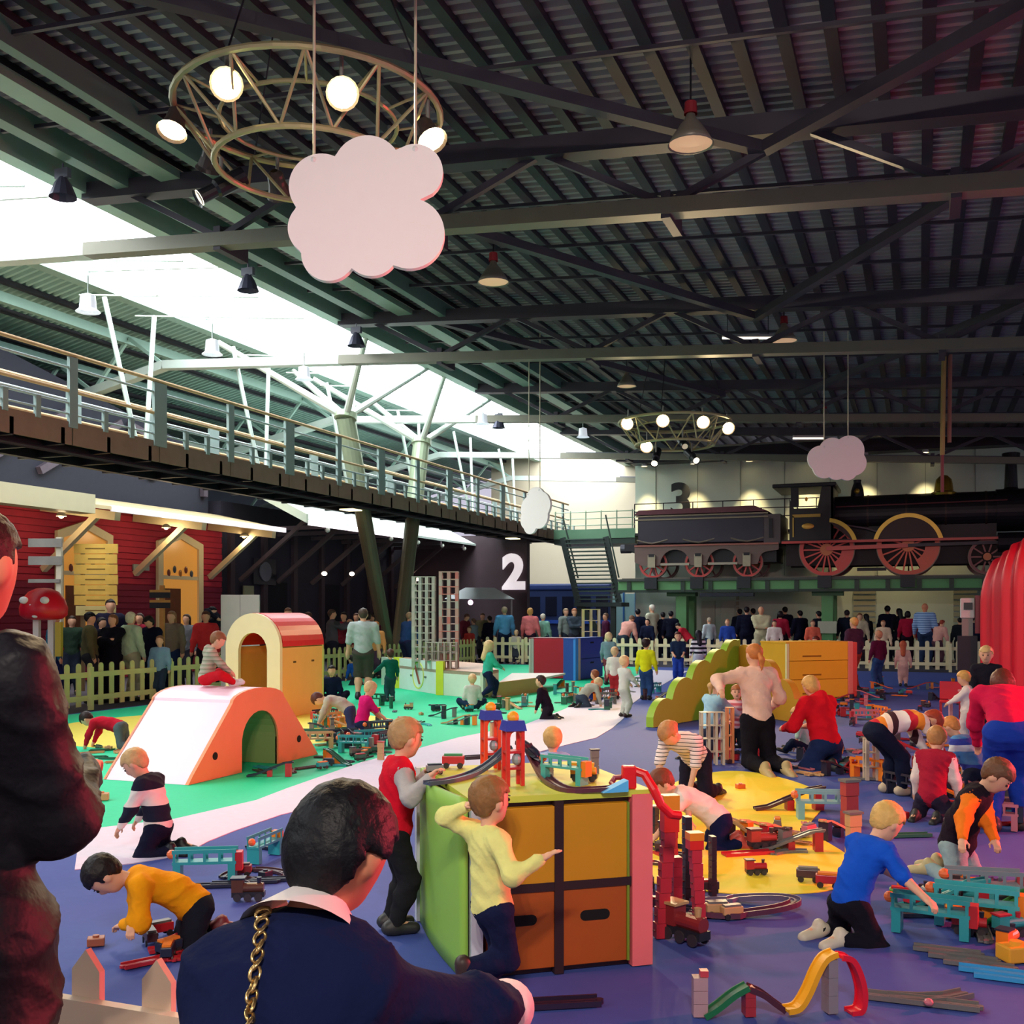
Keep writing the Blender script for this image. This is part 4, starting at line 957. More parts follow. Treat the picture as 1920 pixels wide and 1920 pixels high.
def person(label, loc, heading, H, child=0.0, pelvis=None, lean=0, lean2=None, side=0, twist=0, head=(0,0,0), lh=None, rh=None, lf=None, rf=None,
           lk=None, rk=None, le=None, re=None, top='#335577', legs='#22252f', hair='#3a2418', hairstyle='short', shoes='#2a2a2a', sleeves=1.0, leglen=1.0,
           skin_c='#e0a888', vox=.02, cat=None, group=None, face=False, fine=False, skirt=None, toe_l=None, toe_r=None, fat=1.0, topmat=None, hood=False,
           vest=None, collar=None, cap=None, open_hand=False, no_feet=False, hair_k=1.04, hairvox=None, topname=None, shw=1.0, drop=0.0, coat=0.0, cuff=None, tousle=.018):
    c = child; hh = H*(.130+.062*c)*(1.0); leg = H*(.485-.075*c); ank = H*.04; th, sn = leg*.53, leg*.5
    tor = H-leg-ank*.6-hh-H*.035; sw = H*(.112-.002*c)*min(1.1,fat)*shw; hw = H*.052; ua, fa = H*(.168-.012*c), H*(.145-.01*c)
    pelvis = np.array(pelvis if pelvis is not None else (0,0,leg+ank*.7),float)
    lean2 = lean if lean2 is None else lean2
    R1 = rotm(twist*.3*D2R, lean*D2R, side*D2R); R2 = rotm(twist*D2R, lean2*D2R, side*D2R)
    waist = pelvis+R1[:,2]*tor*.38; neck = waist+R2[:,2]*tor*.64
    rx, fw = R2[:,0], R2[:,1]
    sL, sR = neck-R2[:,2]*H*(.045+drop)-rx*sw, neck-R2[:,2]*H*(.045+drop)+rx*sw
    hy, hp, hr = head; RH = rotm((twist+hy)*D2R, (hp)*D2R, hr*D2R)
    RN = rotm((twist+hy*.5)*D2R, (lean2*.5+hp*.5)*D2R)
    hb = neck+RN[:,2]*H*.03; hc = hb+RH[:,2]*hh*.46+RH[:,1]*hh*.06
    hL, hR = pelvis-R1[:,0]*hw, pelvis+R1[:,0]*hw
    lf = np.array(lf if lf is not None else (-hw*1.1,0,ank),float); rf = np.array(rf if rf is not None else (hw*1.1,0,ank),float)
    kL, aL = ik(hL,lf,th,sn,lk if lk is not None else (0,1,.1)); kR, aR = ik(hR,rf,th,sn,rk if rk is not None else (0,1,.1))
    lh = np.array(lh,float) if lh is not None else sL+np.array((-.05*H,.05*H,-(ua+fa)*.97)); rh = np.array(rh,float) if rh is not None else sR+np.array((.05*H,.05*H,-(ua+fa)*.97))
    eL, wL = ik(sL,lh,ua,fa,le if le is not None else -fw-rx*.5-np.array((0,0,.3))); eR, wR = ik(sR,rh,ua,fa,re if re is not None else -fw+rx*.5-np.array((0,0,.3)))
    g = fat; u = H
    def limb(infl, full_arm=1, torso=1, arms=1, legsn=1, leg_t=1.0):
        P_ = []; i = infl
        if torso:
            P_ += [('e',pelvis+R1[:,2]*u*.02,(u*.088*g+i,u*.066*g+i,u*.075+i),R1), ('c',pelvis+R1[:,2]*u*.03,waist,u*.068*g+i,u*.064*g+i),
                   ('e',waist+R1[:,2]*u*.01,(u*.082*g+i,u*.062*g+i,u*.08+i),R1),
                   ('e',waist+(neck-waist)*.55,(u*.098*g+i,u*.064*g+i,tor*.30+i),R2), ('c',sL*.85+neck*.15,sR*.85+neck*.15,u*.036+i,u*.036+i)]
        if arms:
            for s,e,w in ((sL,eL,wL),(sR,eR,wR)):
                P_ += [('c',s,e,u*.031*g+i,u*.025*g+i)]
                if full_arm > .5: P_ += [('c',e,e+(w-e)*min(.97 if i else 1,(full_arm-.5)*2),u*.025*g+i,u*.0165+i*.75)]
        if legsn:
            for h_,kn,an in ((hL,kL,aL),(hR,kR,aR)):
                P_ += [('c',h_,h_+(kn-h_)*min(1,leg_t*2),u*.053*g+i,u*(.053-.014*min(1,leg_t*2))*g+i)]
                if leg_t > .5: P_ += [('c',kn,kn+(an-kn)*.35*min(1,(leg_t-.5)*2),u*.038*g+i,u*.037*g+i), ('c',kn+(an-kn)*.35*min(1,(leg_t-.5)*2),kn+(an-kn)*min(1,(leg_t-.5)*2),u*.037*g+i,u*.024+i)]
        return P_
    # ---- body (skin)
    B = limb(0)
    B += [('c',neck-R2[:,2]*u*.02,hb+RH[:,2]*hh*.2,u*.030,u*.028)]
    B += [('e',hc+RH[:,2]*hh*.10-RH[:,1]*hh*.03,(hh*.36,hh*.43,hh*.40),RH), ('e',hc-RH[:,2]*hh*.16+RH[:,1]*hh*.08,(hh*.29,hh*.31,hh*.33),RH),
          ('e',hc-RH[:,2]*hh*.36+RH[:,1]*hh*.2,(hh*.14,hh*.13,hh*.11),RH)]
    B += [('e',hc-RH[:,2]*hh*.08+RH[:,1]*hh*.41,(hh*.05,hh*.07,hh*.09),RH)]
    for s in (-1,1): B += [('e',hc+RH[:,0]*hh*.37*s-RH[:,2]*hh*.05-RH[:,1]*hh*.02,(hh*.05,hh*.08,hh*.12),RH)]
    toes = []
    for an,kn,tp in ((aL,kL,toe_l),(aR,kR,toe_r)):
        if tp is None:
            d = np.array((0,1.,0)) if an[2] < .15*H else nv(np.cross(nv(kn-an), np.array((1.,0,0)))*-1)
        else: d = nv(tp)
        toes.append(d); B += [('c',an-d*u*.02+np.array((0,0,-.0)),an+d*u*.09-np.array((0,0,u*.012)),u*.026,u*.022)]
    hands = []; hvox = vox
    for w,e,s,sg in ((wL,eL,sL,-1),(wR,eR,sR,1)):
        f = nv(w-e); sd = nv(np.cross(f,np.array((0,0,1.)))+1e-3*rx); nrm = np.cross(sd,f); hl = hh*.54 if c > .5 else hh*.62
        if nrm[2] > 0: nrm = -nrm
        Rm = np.stack([sd,f,nrm],1); pc = w+f*hl*.28
        Hd = [('e',pc,(hl*.23,hl*.29,hl*.12),Rm), ('c',w-f*hl*.15,w+f*hl*.1,u*.018,u*.018)]
        if fine:
            for q,(ln,off) in enumerate(((.36,-.155),(.42,-.05),(.40,.055),(.32,.15))):
                b0 = pc+f*hl*.22+sd*hl*off; cur = .25 if open_hand else .65
                j1 = b0+(f*math.cos(cur*.6)+nrm*math.sin(cur*.6))*hl*ln*.5; j2 = j1+(f*math.cos(cur*1.7)+nrm*math.sin(cur*1.7))*hl*ln*.5
                Hd += [('c',b0,j1,hl*.052,hl*.048),('c',j1,j2,hl*.048,hl*.04)]
            t0 = pc-f*hl*.1-sd*sg*hl*.18; t1 = t0+(f*.6-sd*sg*.6+nrm*.3)*hl*.26; t2 = t1+(f*.8+nrm*.4)*hl*.2
            Hd += [('c',t0,t1,hl*.065,hl*.055),('c',t1,t2,hl*.055,hl*.045)]
            hands.append(sdf_mesh(Hd, max(.0045,hl*.045), hl*.04))
        else:
            Hd += [('c',pc+f*hl*.15,pc+f*hl*.5+nrm*hl*.14,hl*.15,hl*.1), ('c',pc-sd*sg*hl*.1,pc-sd*sg*hl*.32+f*hl*.22,hl*.08,hl*.06)]
            B += Hd
    me = mesh_np('person', [sdf_mesh(B,vox,.022*H)]+hands)
    o = link('person', me, skin(skin_c), None, loc, heading*D2R+TH)
    tag(o, label, cat or ('child' if c > .4 else 'person'), group)
    def child_part(name, prims, m, kk=None, cuts=(), vx=None):
        v, f = sdf_mesh(prims, vx or vox, .02*H if kk is None else kk, cuts)
        if len(v) and name in ('jumper','shirt','jacket','vest','trousers','coat'):
            nrm = np.zeros_like(v); fn = np.cross(v[f[:,2]]-v[f[:,0]], v[f[:,3]]-v[f[:,1]])
            for q_ in range(4): np.add.at(nrm, f[:,q_], fn)
            nrm /= np.linalg.norm(nrm,axis=1,keepdims=True)+1e-9
            s_ = 1/H; X_,Y_,Z_ = v[:,0]*s_, v[:,1]*s_, v[:,2]*s_
            w1 = np.sin(38*Z_+14*X_+2.2*np.sin(17*Y_+9*X_)+H*9); w2 = np.sin(55*Z_-33*X_+21*Y_+2*np.sin(23*X_)+H*5); w3 = np.sin(31*(X_+Y_)+20*Z_+H*3)
            fo = (1-np.abs(w1))**2*.8+(1-np.abs(w2))**2*.5*(w3 > 0)*np.abs(w3)
            v = v+nrm*((fo-.35)*H*(.0075 if name != 'trousers' else .006))[:,None]
        if len(v) and name in ('hair','ponytail'):
            q = v-hc; rr = np.linalg.norm(q,axis=1,keepdims=True)+1e-6; w = q/rr; s_ = H*7.3
            nz = np.sin(w[:,0]*23+s_+3*np.sin(w[:,2]*5))*.5+np.sin(w[:,1]*31+w[:,0]*17+s_)*.35+np.sin(w[:,0]*41-w[:,1]*37+2*s_)*.25
            v = v+w*(nz*hh*tousle)[:,None]
        if len(v): return link(name, mesh_np(name,[(v,f)]), m, o)
    # ---- clothes
    inf = .011*H+.004
    tm = topmat or fab(top)
    child_part(topname or ('jumper' if sleeves > .8 else 'shirt'), limb(inf, sleeves, 1, 1, 0)+([('c',pelvis+np.array((s_*u*.045,0,0)),pelvis+np.array((s_*u*.055,0,-coat)),u*.085+inf,u*.08+inf) for s_ in (-1,1)] if coat else [])+([('c',neck-fw*H*.05,neck-fw*H*.07-R2[:,2]*H*.05,H*.04,H*.03)] if hood else []), tm, .03*H)
    if cuff:
        for e_,w_ in ((eL,wL),(eR,wR)):
            f_0 = nv(w_-e_); child_part('cuff', [('c',w_-f_0*u*.012,w_+f_0*u*.006,u*.021+inf,u*.022+inf)], fab(cuff), .005)
    if vest: child_part('vest', limb(inf+.006*H,0,1,0,0)+[('c',sL,sL*.6+eL*.4,u*.04,u*.036),('c',sR,sR*.6+eR*.4,u*.04,u*.036)], fab(vest), .03*H)
    Lp = limb(inf*.8,0,0,0,1,leglen)+[('e',pelvis,(u*.092*g+inf,u*.07*g+inf,u*.06+inf),R1)]
    if skirt: Lp += [('c',pelvis+R1[:,2]*u*.03,(kL+kR)/2*.75+pelvis*.25,u*.08,u*.11)]
    child_part('trousers' if not skirt else 'skirt', Lp, fab(legs), .025*H)
    if not no_feet:
        for an,d in ((aL,toes[0]),(aR,toes[1])):
            q = an-np.array((0,0,u*.01))
            child_part('shoe', [('c',q-d*u*.03,q+d*u*.095-np.array((0,0,u*.008)),u*.033,u*.028),('c',q,q+np.array((0,0,u*.03)),u*.034,u*.03)], mat(shoes,.5,var=.1), .015*H)
    # ---- hair
    hcx, hcy, hcz = hc; r_, f_, u_ = RH[:,0],RH[:,1],RH[:,2]
    loc_f = lambda X,Y,Z: ((X-hcx)*f_[0]+(Y-hcy)*f_[1]+(Z-hcz)*f_[2])
    loc_u = lambda X,Y,Z: ((X-hcx)*u_[0]+(Y-hcy)*u_[1]+(Z-hcz)*u_[2])
    facecut = lambda X,Y,Z: np.minimum(loc_f(X,Y,Z)-hh*.12, hh*.2-loc_u(X,Y,Z))
    hm = mat(hair,.55,var=.3,scale=26,bump=.5,spec=.3)
    base = [('e',hc+u_*hh*.12-f_*hh*.05,(hh*.40*hair_k,hh*.475*hair_k,hh*.435*hair_k),RH)]
    hv = hairvox or vox
    if cap:
        child_part('cap', base+[('c',hc+u_*hh*.22+f_*hh*.3,hc+u_*hh*.2+f_*hh*.62,hh*.12,hh*.06)], fab(cap), .01, [lambda X,Y,Z: hh*.14-loc_u(X,Y,Z)], hv)
    if hairstyle == 'short':
        child_part('hair', base+[('e',hc-f_*hh*.2-u_*hh*.12,(hh*.3,hh*.22,hh*.26),RH)], hm, .02, [facecut, lambda X,Y,Z: np.minimum(-hh*.12-loc_u(X,Y,Z), loc_f(X,Y,Z)+hh*.12), lambda X,Y,Z: -hh*.36-loc_u(X,Y,Z)], hv)
    elif hairstyle == 'bob':
        child_part('hair', base+[('e',hc-u_*hh*.12-f_*hh*.08,(hh*.45,hh*.42,hh*.42),RH)], hm, .03, [facecut, lambda X,Y,Z: np.minimum(loc_f(X,Y,Z)-hh*.02, -hh*.05-loc_u(X,Y,Z))], hv)
    elif hairstyle == 'crop':
        child_part('hair', base+[('e',hc-u_*hh*.1-f_*hh*.12,(hh*.42,hh*.4,hh*.42),RH),('e',hc+u_*hh*.05+f_*hh*.05,(hh*.43,hh*.36,hh*.3),RH)], hm, .03, [facecut, lambda X,Y,Z: np.minimum(loc_f(X,Y,Z)+hh*.16, hh*.0-loc_u(X,Y,Z))], hv)
    elif hairstyle == 'long':
        tip = neck-fw*H*.085-R2[:,2]*H*.09
        child_part('hair', base+[('c',hc-f_*hh*.15,tip,hh*.36,hh*.28)], hm, .04, [facecut], hv)
    elif hairstyle == 'ponytail':
        t0 = hc-f_*hh*.46+u_*hh*.05; t1 = t0-f_*hh*.25-np.array((0,0,hh*.3)); t2 = t1-np.array((0,0,hh*.55))
        child_part('hair', base, hm, .02, [facecut, lambda X,Y,Z: np.minimum(-hh*.1-loc_u(X,Y,Z), loc_f(X,Y,Z)+hh*.1), lambda X,Y,Z: -hh*.3-loc_u(X,Y,Z)], hv)
        child_part('ponytail', [('c',t0,t1,hh*.11,hh*.15),('c',t1,t2,hh*.15,hh*.06)], hm, .02, (), hv)
    if face:
        global _eye
        if _eye is None: _eye = MB().ball((0,0,0),1,8,6).mesh('eye',True)
        for s in (-1,1):
            e = link('eye', _eye, mat('#1a0f0c',.3,var=0), o, tuple(hc+r_*hh*.135*s+f_*hh*.385+u_*hh*.03)); e.scale = (hh*.04,)*3
            b_ = link('eyebrow', _eye, mat(hair,.8,var=.1), o, tuple(hc+r_*hh*.14*s+f_*hh*.385+u_*hh*.12)); b_.scale = (hh*.075,hh*.03,hh*.014); b_.rotation_euler = Matrix(RH.tolist()).to_euler()
        e = link('mouth', _eye, mat('#9c4038',.5,var=0), o, tuple(hc+f_*hh*.37-u_*hh*.24)); e.scale = (hh*.09,hh*.03,hh*.022); e.rotation_euler = Matrix(RH.tolist()).to_euler()
    return o

# ---- pose presets (metres, local: x right, y ahead, z up)
def stand(H, c=0, **k): return dict(k)
def pose_walk(H, c): L = H*(.485-.075*c); return dict(lf=(-.05*H,.14*H,.05*H), rf=(.05*H,-.12*H,.07*H), pelvis=(0,0,L*.98), lean=4)
def pose_kneel_sit(H, c, lean=20):      # sitting back on the heels
    return dict(pelvis=(0,-.02*H,.15*H), lean=lean, lf=(-.075*H,-.14*H,.035*H), rf=(.075*H,-.14*H,.035*H), lk=(-.15,1,.1), rk=(.15,1,.1), toe_l=(0,-1,-.15), toe_r=(0,-1,-.15))
def pose_kneel_up(H, c, lean=8):
    L = H*(.485-.075*c); return dict(pelvis=(0,0,L*.53+.05*H), lean=lean, lf=(-.07*H,-.27*H,.035*H), rf=(.07*H,-.27*H,.035*H), lk=(0,1,-.2), rk=(0,1,-.2), toe_l=(0,-1,-.3), toe_r=(0,-1,-.3))
def pose_sit(H, c, lean=15):            # sitting on the ground, legs ahead and bent outwards
    return dict(pelvis=(0,0,.095*H), lean=lean, lf=(-.14*H,.24*H,.045*H), rf=(.14*H,.26*H,.045*H), lk=(-1,.4,.5), rk=(1,.4,.5), toe_l=(-.3,1,.3), toe_r=(.3,1,.3))
def pose_crawl(H, c):
    L = H*(.485-.075*c); return dict(pelvis=(0,-.1*H,L*.54+.03*H), lean=72, lean2=82, lf=(-.08*H,-.36*H,.035*H), rf=(.08*H,-.36*H,.035*H), lk=(0,1,-.3), rk=(0,1,-.3), toe_l=(0,-1,-.2), toe_r=(0,-1,-.2),
        lh=(-.12*H,.3*H,.04*H), rh=(.12*H,.33*H,.04*H))
def pose_bend(H, c, lean=70):
    L = H*(.485-.075*c); return dict(pelvis=(0,-.12*H,L*.97), lean=lean*.8, lean2=lean, lf=(-.07*H,0,.04*H), rf=(.07*H,.04*H,.04*H), lk=(0,1,0), rk=(0,1,0))
def toL(loc, heading, w):           # world point -> the person's own frame
    a = -(heading*D2R+TH); d = Vector(w)-Vector(loc); return np.array((d.x*math.cos(a)-d.y*math.sin(a), d.x*math.sin(a)+d.y*math.cos(a), d.z))
def mk(label, loc, heading, H, c, pose, **k):
    d = dict(pose); d.update(k); return person(label, loc, heading, H, c, **d)
# ---------------- foreground adults
nylon = mat('#141119',.55,var=.25,scale=8,bump=.8,spec=.25)
loc = C2W(-1.25,2.34); hd = -32
man = person('tall man in black padded jacket standing at the left edge, back turned', loc, hd, 1.93, 0, top='#16131b', topmat=nylon, topname='jacket', legs='#7a6468', hair='#2a1512', tousle=.008, vox=.013, fat=1.0, fine=True,
       lh=(-.22,.22,1.0), rh=(.02,.34,1.30), re=(.6,-.35,-1), coat=.16, head=(14,8,0), skin_c='#d98a68', hood=False, lean=3)
me_ = mesh_np('collar', [sdf_mesh([('c',np.array((-.07,-.03,1.60)),np.array((.07,-.03,1.60)),.075,.075),('c',np.array((-.05,.05,1.585)),np.array((.05,.05,1.585)),.06,.06)],.012,.03)])
link('collar', me_, nylon, man)
loc = C2W(-.435,1.58); hd = -12
wom = person('black-haired woman in navy jumper leaning forward in front, back turned', loc, hd, 1.66, 0, pelvis=(0,0,.71), lean=30, lean2=44, head=(-22,28,4), top='#131b40', legs='#20222c', hair='#0b0a10', hairstyle='crop', hair_k=1.06, shw=.72, drop=.03, cuff='#f2e6e2', tousle=.008,
       vox=.0115, fat=.93, fine=True, lf=(-.1,-.05,.07), rf=(.1,.05,.07), lh=(-.02,.68,.88), rh=toL(loc,hd,P(948,1890,2.2)), re=(1,.1,-.2), le=(-.2,.1,-1), skin_c='#d98a68', hairvox=.01)
# white collar and cuff
def band(c, ax, r0, r1, h, n=28, open_=None):
    q = Vector(ax).to_track_quat('Z','Y').to_matrix(); return MB().lathe([(r0,0),(r1,h),(r1*.93,h+.004),(r0*.92,.01)],n,c,q)
hw_ = Vector((0,0,0))
H_=1.66; tor_=H_-H_*.485-H_*.04*.6-H_*.13-H_*.035
R1_=rotm(0,30*D2R); R2_=rotm(0,44*D2R); nk = np.array((0,0,.71))+R1_[:,2]*tor_*.38+R2_[:,2]*tor_*.64
band(Vector(nk-R2_[:,2]*.035-R2_[:,1]*.005), R2_[:,2]*.8+R2_[:,1]*.1, .118, .062, .075).build('collar', mat('#efe6e4',.7,var=.03), wom, smooth=True)
# chain strap laid over her back
bpy.context.view_layer.update()
jum = [c for c in wom.children if c.name.startswith('jumper')][0]
bag = empty('chain_bag', C2W(-.62,1.72,.62), TH, 'gold chain shoulder strap and dark bag on the woman in front', 'bag')
bpy.context.view_layer.update()
MB().box(-.13,.13,-.04,.04,-.1,.1).build('bag_body', mat('#15131a',.4,var=.1), bag, bevel=.02)
lk_ = MB().tube([(.0085*math.cos(a),.013*math.sin(a),0) for a in np.linspace(0,2*PI,12,endpoint=False)],.0034,6,True).mesh('chain_link',True)
mw = jum.matrix_world.inverted(); cl = mw @ Vector((0,0,CAMZ)); goldm = mat('#e0b878',.22,metal=.9,var=.1)
bw = bag.matrix_world.inverted(); last = None; kx = 0
for t in np.linspace(0,1,90):
    px = 497-14*math.sin(t*1.6)-18*t*t+ (0); py = 1690+t*240
    d = (mw.to_3x3() @ (P(px,py,2.0)-Vector((0,0,CAMZ)))).normalized()
    hit, pt, nr, _ = jum.ray_cast(cl, d)
    if not hit: continue
    w_ = jum.matrix_world @ (pt+nr*.004)
    if last is not None and (w_-last).length < .0165: continue
    L_ = link('chain_link', lk_, goldm, bag, bw @ w_); last = w_; kx += 1
    tdir = Vector((0,0,-1)); nw = (jum.matrix_world.to_3x3() @ nr).normalized()
    yv = (tdir-nw*tdir.dot(nw)).normalized(); xv = yv.cross(nw); Mx = Matrix((xv,yv,nw)).transposed()
    L_.rotation_euler = (bw.to_3x3() @ Mx @ Matrix.Rotation(.75 if kx%2 else -.75,3,'Y')).to_euler()

# ---------------- near children
V1_, V2_ = .0125, .017
l = F(362,1762); mk('dark-haired boy in mustard yellow jumper crouching over dark track at lower left', l, 112, 1.1, .85, pose_kneel_sit(1.1,.85,50), lean2=68, head=(0,72,0), top='#f09a10', legs='#191a26', hair='#1c1413', vox=V1_, fine=True,
    lh=toL(l,112,P(232,1735,5.35)), rh=toL(l,112,P(246,1748,5.2)), shoes='#7a2a30', face=True)
l = F(292,1597); mk('fair-haired boy in navy and white striped jumper kneeling on the white path', l, 82, 1.1, .8, pose_kneel_sit(1.1,.8,8), lean2=16, head=(8,42,0), top='#f0e2d8', topmat=mat('#14162c',.95,stripe=('#e8dccf',4.4,2)), legs='#12142a', hair='#c9a26c', vox=V1_, fine=True,
    lh=(-.12,.22,.16), rh=(.13,.20,.2), face=True, shoes='#0e0e16')
l = F(212,1403); mk('child in red jumper crawling on the yellow carpet', l, 82, 1.0, .8, pose_crawl(1.0,.8), top='#c01a30', legs='#5a6468', hair='#2a1a18', vox=.018, head=(0,70,0))
l = A+Vector((-.62,1.12,.86)); mk('child in grey striped hoodie and red trousers sitting on the pink tunnel', l, -72, .98, .85, pose_sit(.98,.85,12), head=(-5,30,0), top='#a09c86', topmat=mat('#a8a690',.95,stripe=('#8c8a74','#b8a494',22,2)), legs='#c21a26', hair='#8a5a3c', vox=.015, lh=(-.1,.25,.16), rh=(.1,.27,.16), hood=True, lf=(-.1,.3,.05), rf=(.1,.3,.05), shoes='#d8d0d0')
l = F(735,1745); hd = -72; mk('fair boy in red tee over grey sleeves standing at the green cabinet', l, hd, 1.13, .75, dict(lean=6), head=(12,14,0), top='#b0aaa6', vest='#d0122a', legs='#1c1c20', hair='#b08a5c', vox=V1_, fine=True,
    lh=toL(l,hd,P(800,1449,5.75)), rh=toL(l,hd,P(806,1458,5.38)), re=(.6,-.3,-1), le=(-.5,.1,-1), face=True)
l = C2W(-.085,4.6); hd = -62; mk('toddler in pale yellow jumper stepping along the cabinet front', l, hd, 1.01, 1.0, dict(pelvis=(0,0,.415),lean=-4), head=(6,4,0), top='#e6e28a', legs='#141a3a', hair='#8a6238', vox=.0115, fine=True, lf=(-.05,-.04,.04), rf=(.05,-.16,.2), rk=(0,1,.1),
    lh=toL(l,hd,P(874,1512,4.62)), le=(-.7,-.4,-.2), rh=toL(l,hd,P(1014,1612,4.42)), re=(.3,-.5,-.8), toe_r=(0,.2,-1), face=True, shoes='#3a2a26', open_hand=True)
l = C2W(.285,7.5); mk('blond toddler head and pale blue shoulder behind the green cabinet', l, 8, .88, .95, {}, top='#9ab8e0', hair='#d9a860', vox=.015, head=(-20,5,0))
l = F(1345,1584); hd = 84; mk('boy in white tee and navy trousers leaning down on the yellow carpet', l, hd, 1.12, .75, pose_kneel_sit(1.12,.75,48), lean2=62, head=(15,50,0), top='#f2dcd0', sleeves=.5, legs='#10163c', hair='#7a3e26', vox=V1_, fine=True,
    lh=(-.2,.48,.05), rh=toL(l,hd,P(1308,1592,7.35)), face=True, shoes='#c04a40')
l = F(1598,1756); hd = -66; mk('blond boy in bright blue tee kneeling with arm stretched to the track', l, hd, 1.08, .85, pose_kneel_sit(1.08,.85,18), lean2=32, head=(-4,40,0), top='#1450c0', sleeves=.45, legs='#14121e', hair='#dcae62', vox=V1_, fine=True,
    rh=toL(l,hd,P(1752,1704,5.2)), lh=toL(l,hd,P(1745,1690,5.6)), re=(.2,-.3,-1), shoes='#cfc4ae')
l = F(1800,1640); hd = -128; mk('boy in orange and black jacket and light jeans kneeling at right', l, hd, 1.22, .65, pose_kneel_sit(1.22,.65,14), lean2=26, head=(0,45,0), top='#f07a20', vest='#1e1420', legs='#8fa6a8', hair='#6a4630', vox=V1_, fine=True, face=True,
    rh=toL(l,hd,P(1802,1585,6.4)), lh=toL(l,hd,P(1868,1588,6.6)), topname='jacket', shoes='#b8a878')
l = C2W(3.85,8.3); hd = -20; mk('woman in magenta red jacket and blue jeans bending over at the right edge', l, hd, 1.62, 0, pose_bend(1.62,0,62), head=(0,60,0), top='#c81846', legs='#1c3a9c', hair='#5a2a20', hairstyle='bob', vox=.018, fine=True, topname='jacket', lh=(-.18,.62,.42), rh=(.18,.62,.4), lf=(-.1,-.1,.06), rf=(.1,.05,.06))
l = F(1290,1502); hd = 148; mk('girl in black patterned white tee leaning on her hands behind the white tee boy', l, hd, 1.3, .5, pose_crawl(1.3,.5), lean=58, lean2=66, pelvis=(0,-.18,.38), head=(-20,62,0), top='#f0dcd6', topmat=mat('#f0dcd6',.95,stripe=('#f2e2dc','#2c2430','#f0dcd6','#e8d2cc',30,2)), sleeves=.5, legs='#1c1a2c', hair='#b98250', hairstyle='ponytail', vox=.015, fine=True, lh=(-.16,.38,.05), rh=(.14,.42,.05))
l = F(1420,1440); hd = 12; mk('woman in pale pink jumper kneeling at the green bush board, auburn ponytail', l, hd, 1.68, 0, pose_kneel_up(1.68,0,6), head=(8,4,0), top='#f3c4ae', legs='#17131a', hair='#c4763c', hairstyle='ponytail', vox=.018, fine=True,
    lh=toL(l,hd,P(1352,1295,11.2)), le=(-.8,.3,.1), rh=(.3,.3,.62), shoes='#b09a6a')
l = C2W(2.3,12.4); mk('girl in light blue top with blond ponytail beside the kneeling woman', l, -60, 1.15, .7, pose_kneel_up(1.15,.7,10), head=(0,25,0), top='#9cc4d6', legs='#3a3a4a', hair='#cba067', hairstyle='ponytail', vox=.018, lh=(-.1,.35,.5), rh=(.1,.36,.48))
l = C2W(2.78,13.2); mk('small child in pink checked top half hidden by the kneeling woman', l, 170, .95, .9, pose_kneel_up(.95,.9,5), top='#e8a8b0', topmat=mat('#eec0c4',.95,stripe=('#d0606c',16,2)), hair='#a8663c', vox=.018, rh=(.1,.3,.4), face=True)
l = F(1545,1438); hd = 32; mk('woman in red jacket and jeans sitting on the blue carpet, back turned', l, hd, 1.6, 0, pose_kneel_sit(1.6,0,16), head=(0,32,0), top='#dc1626', legs='#1e2c54', hair='#d8a45e', hairstyle='bob', vox=.02, topname='jacket', fat=1.15, lh=(-.25,.35,.4), rh=(.2,.4,.4), hood=True)
l = F(1508,1412); mk('toddler in mint tee beside the woman in red jacket', l, 60, .85, 1, pose_sit(.85,1,8), top='#bfe8d4', sleeves=.45, legs='#1c2840', hair='#c89a5a', vox=.016, head=(0,25,0))
l = F(1672,1488); hd = -80; mk('child in red and orange striped jumper bending double beside the grey posts', l, hd, 1.32, .45, pose_bend(1.32,.45,80), head=(0,100,0), top='#efe0d8', topmat=mat('#efe6e2',.95,stripe=('#efe6e2','#c81e30','#e8862a','#f4dcc8','#402028',3.1,1)), legs='#121830', hair='#a8402a', vox=.015, fine=True, lh=(-.1,.45,.3), rh=(.1,.5,.32), shoes='#b8a890')
l = C2W(3.45,8.75); mk('child in maroon top with white sleeves sitting behind the orange jacket boy', l, -40, 1.1, .75, pose_kneel_sit(1.1,.75,15), head=(10,25,0), top='#e6d4cc', vest='#a01c34', legs='#2a2438', hair='#b07a48', vox=.015)
l = C2W(4.4,10.2); mk('blond child in light blue and white jumper near the red drape', l, 40, 1.05, .8, pose_kneel_sit(1.05,.8,25), head=(0,40,0), top='#6aa8dc', topmat=mat('#5a9ad6',.95,stripe=('#5a9ad6','#e0e4ee','#3a4ab0',4.2,2)), legs='#2a3048', hair='#d88a4a', vox=.016)
l = C2W(6.05,13.6); mk('blond boy in dark jacket standing before the red drape', l, 150, 1.25, .6, {}, head=(0,10,0), top='#1c1a26', legs='#2c2a34', hair='#d8b078', vox=.018, face=True, topname='jacket', lh=(-.12,.2,.68), rh=(.1,.22,.68))
l = C2W(5.72,13.4); mk('small blond toddler in white top next to the dark jacket boy', l, 60, .95, .95, {}, head=(0,20,0), top='#f0dcd4', legs='#d8c8c0', hair='#d8a058', vox=.018, lh=(-.06,.25,.5), rh=(.06,.25,.5))
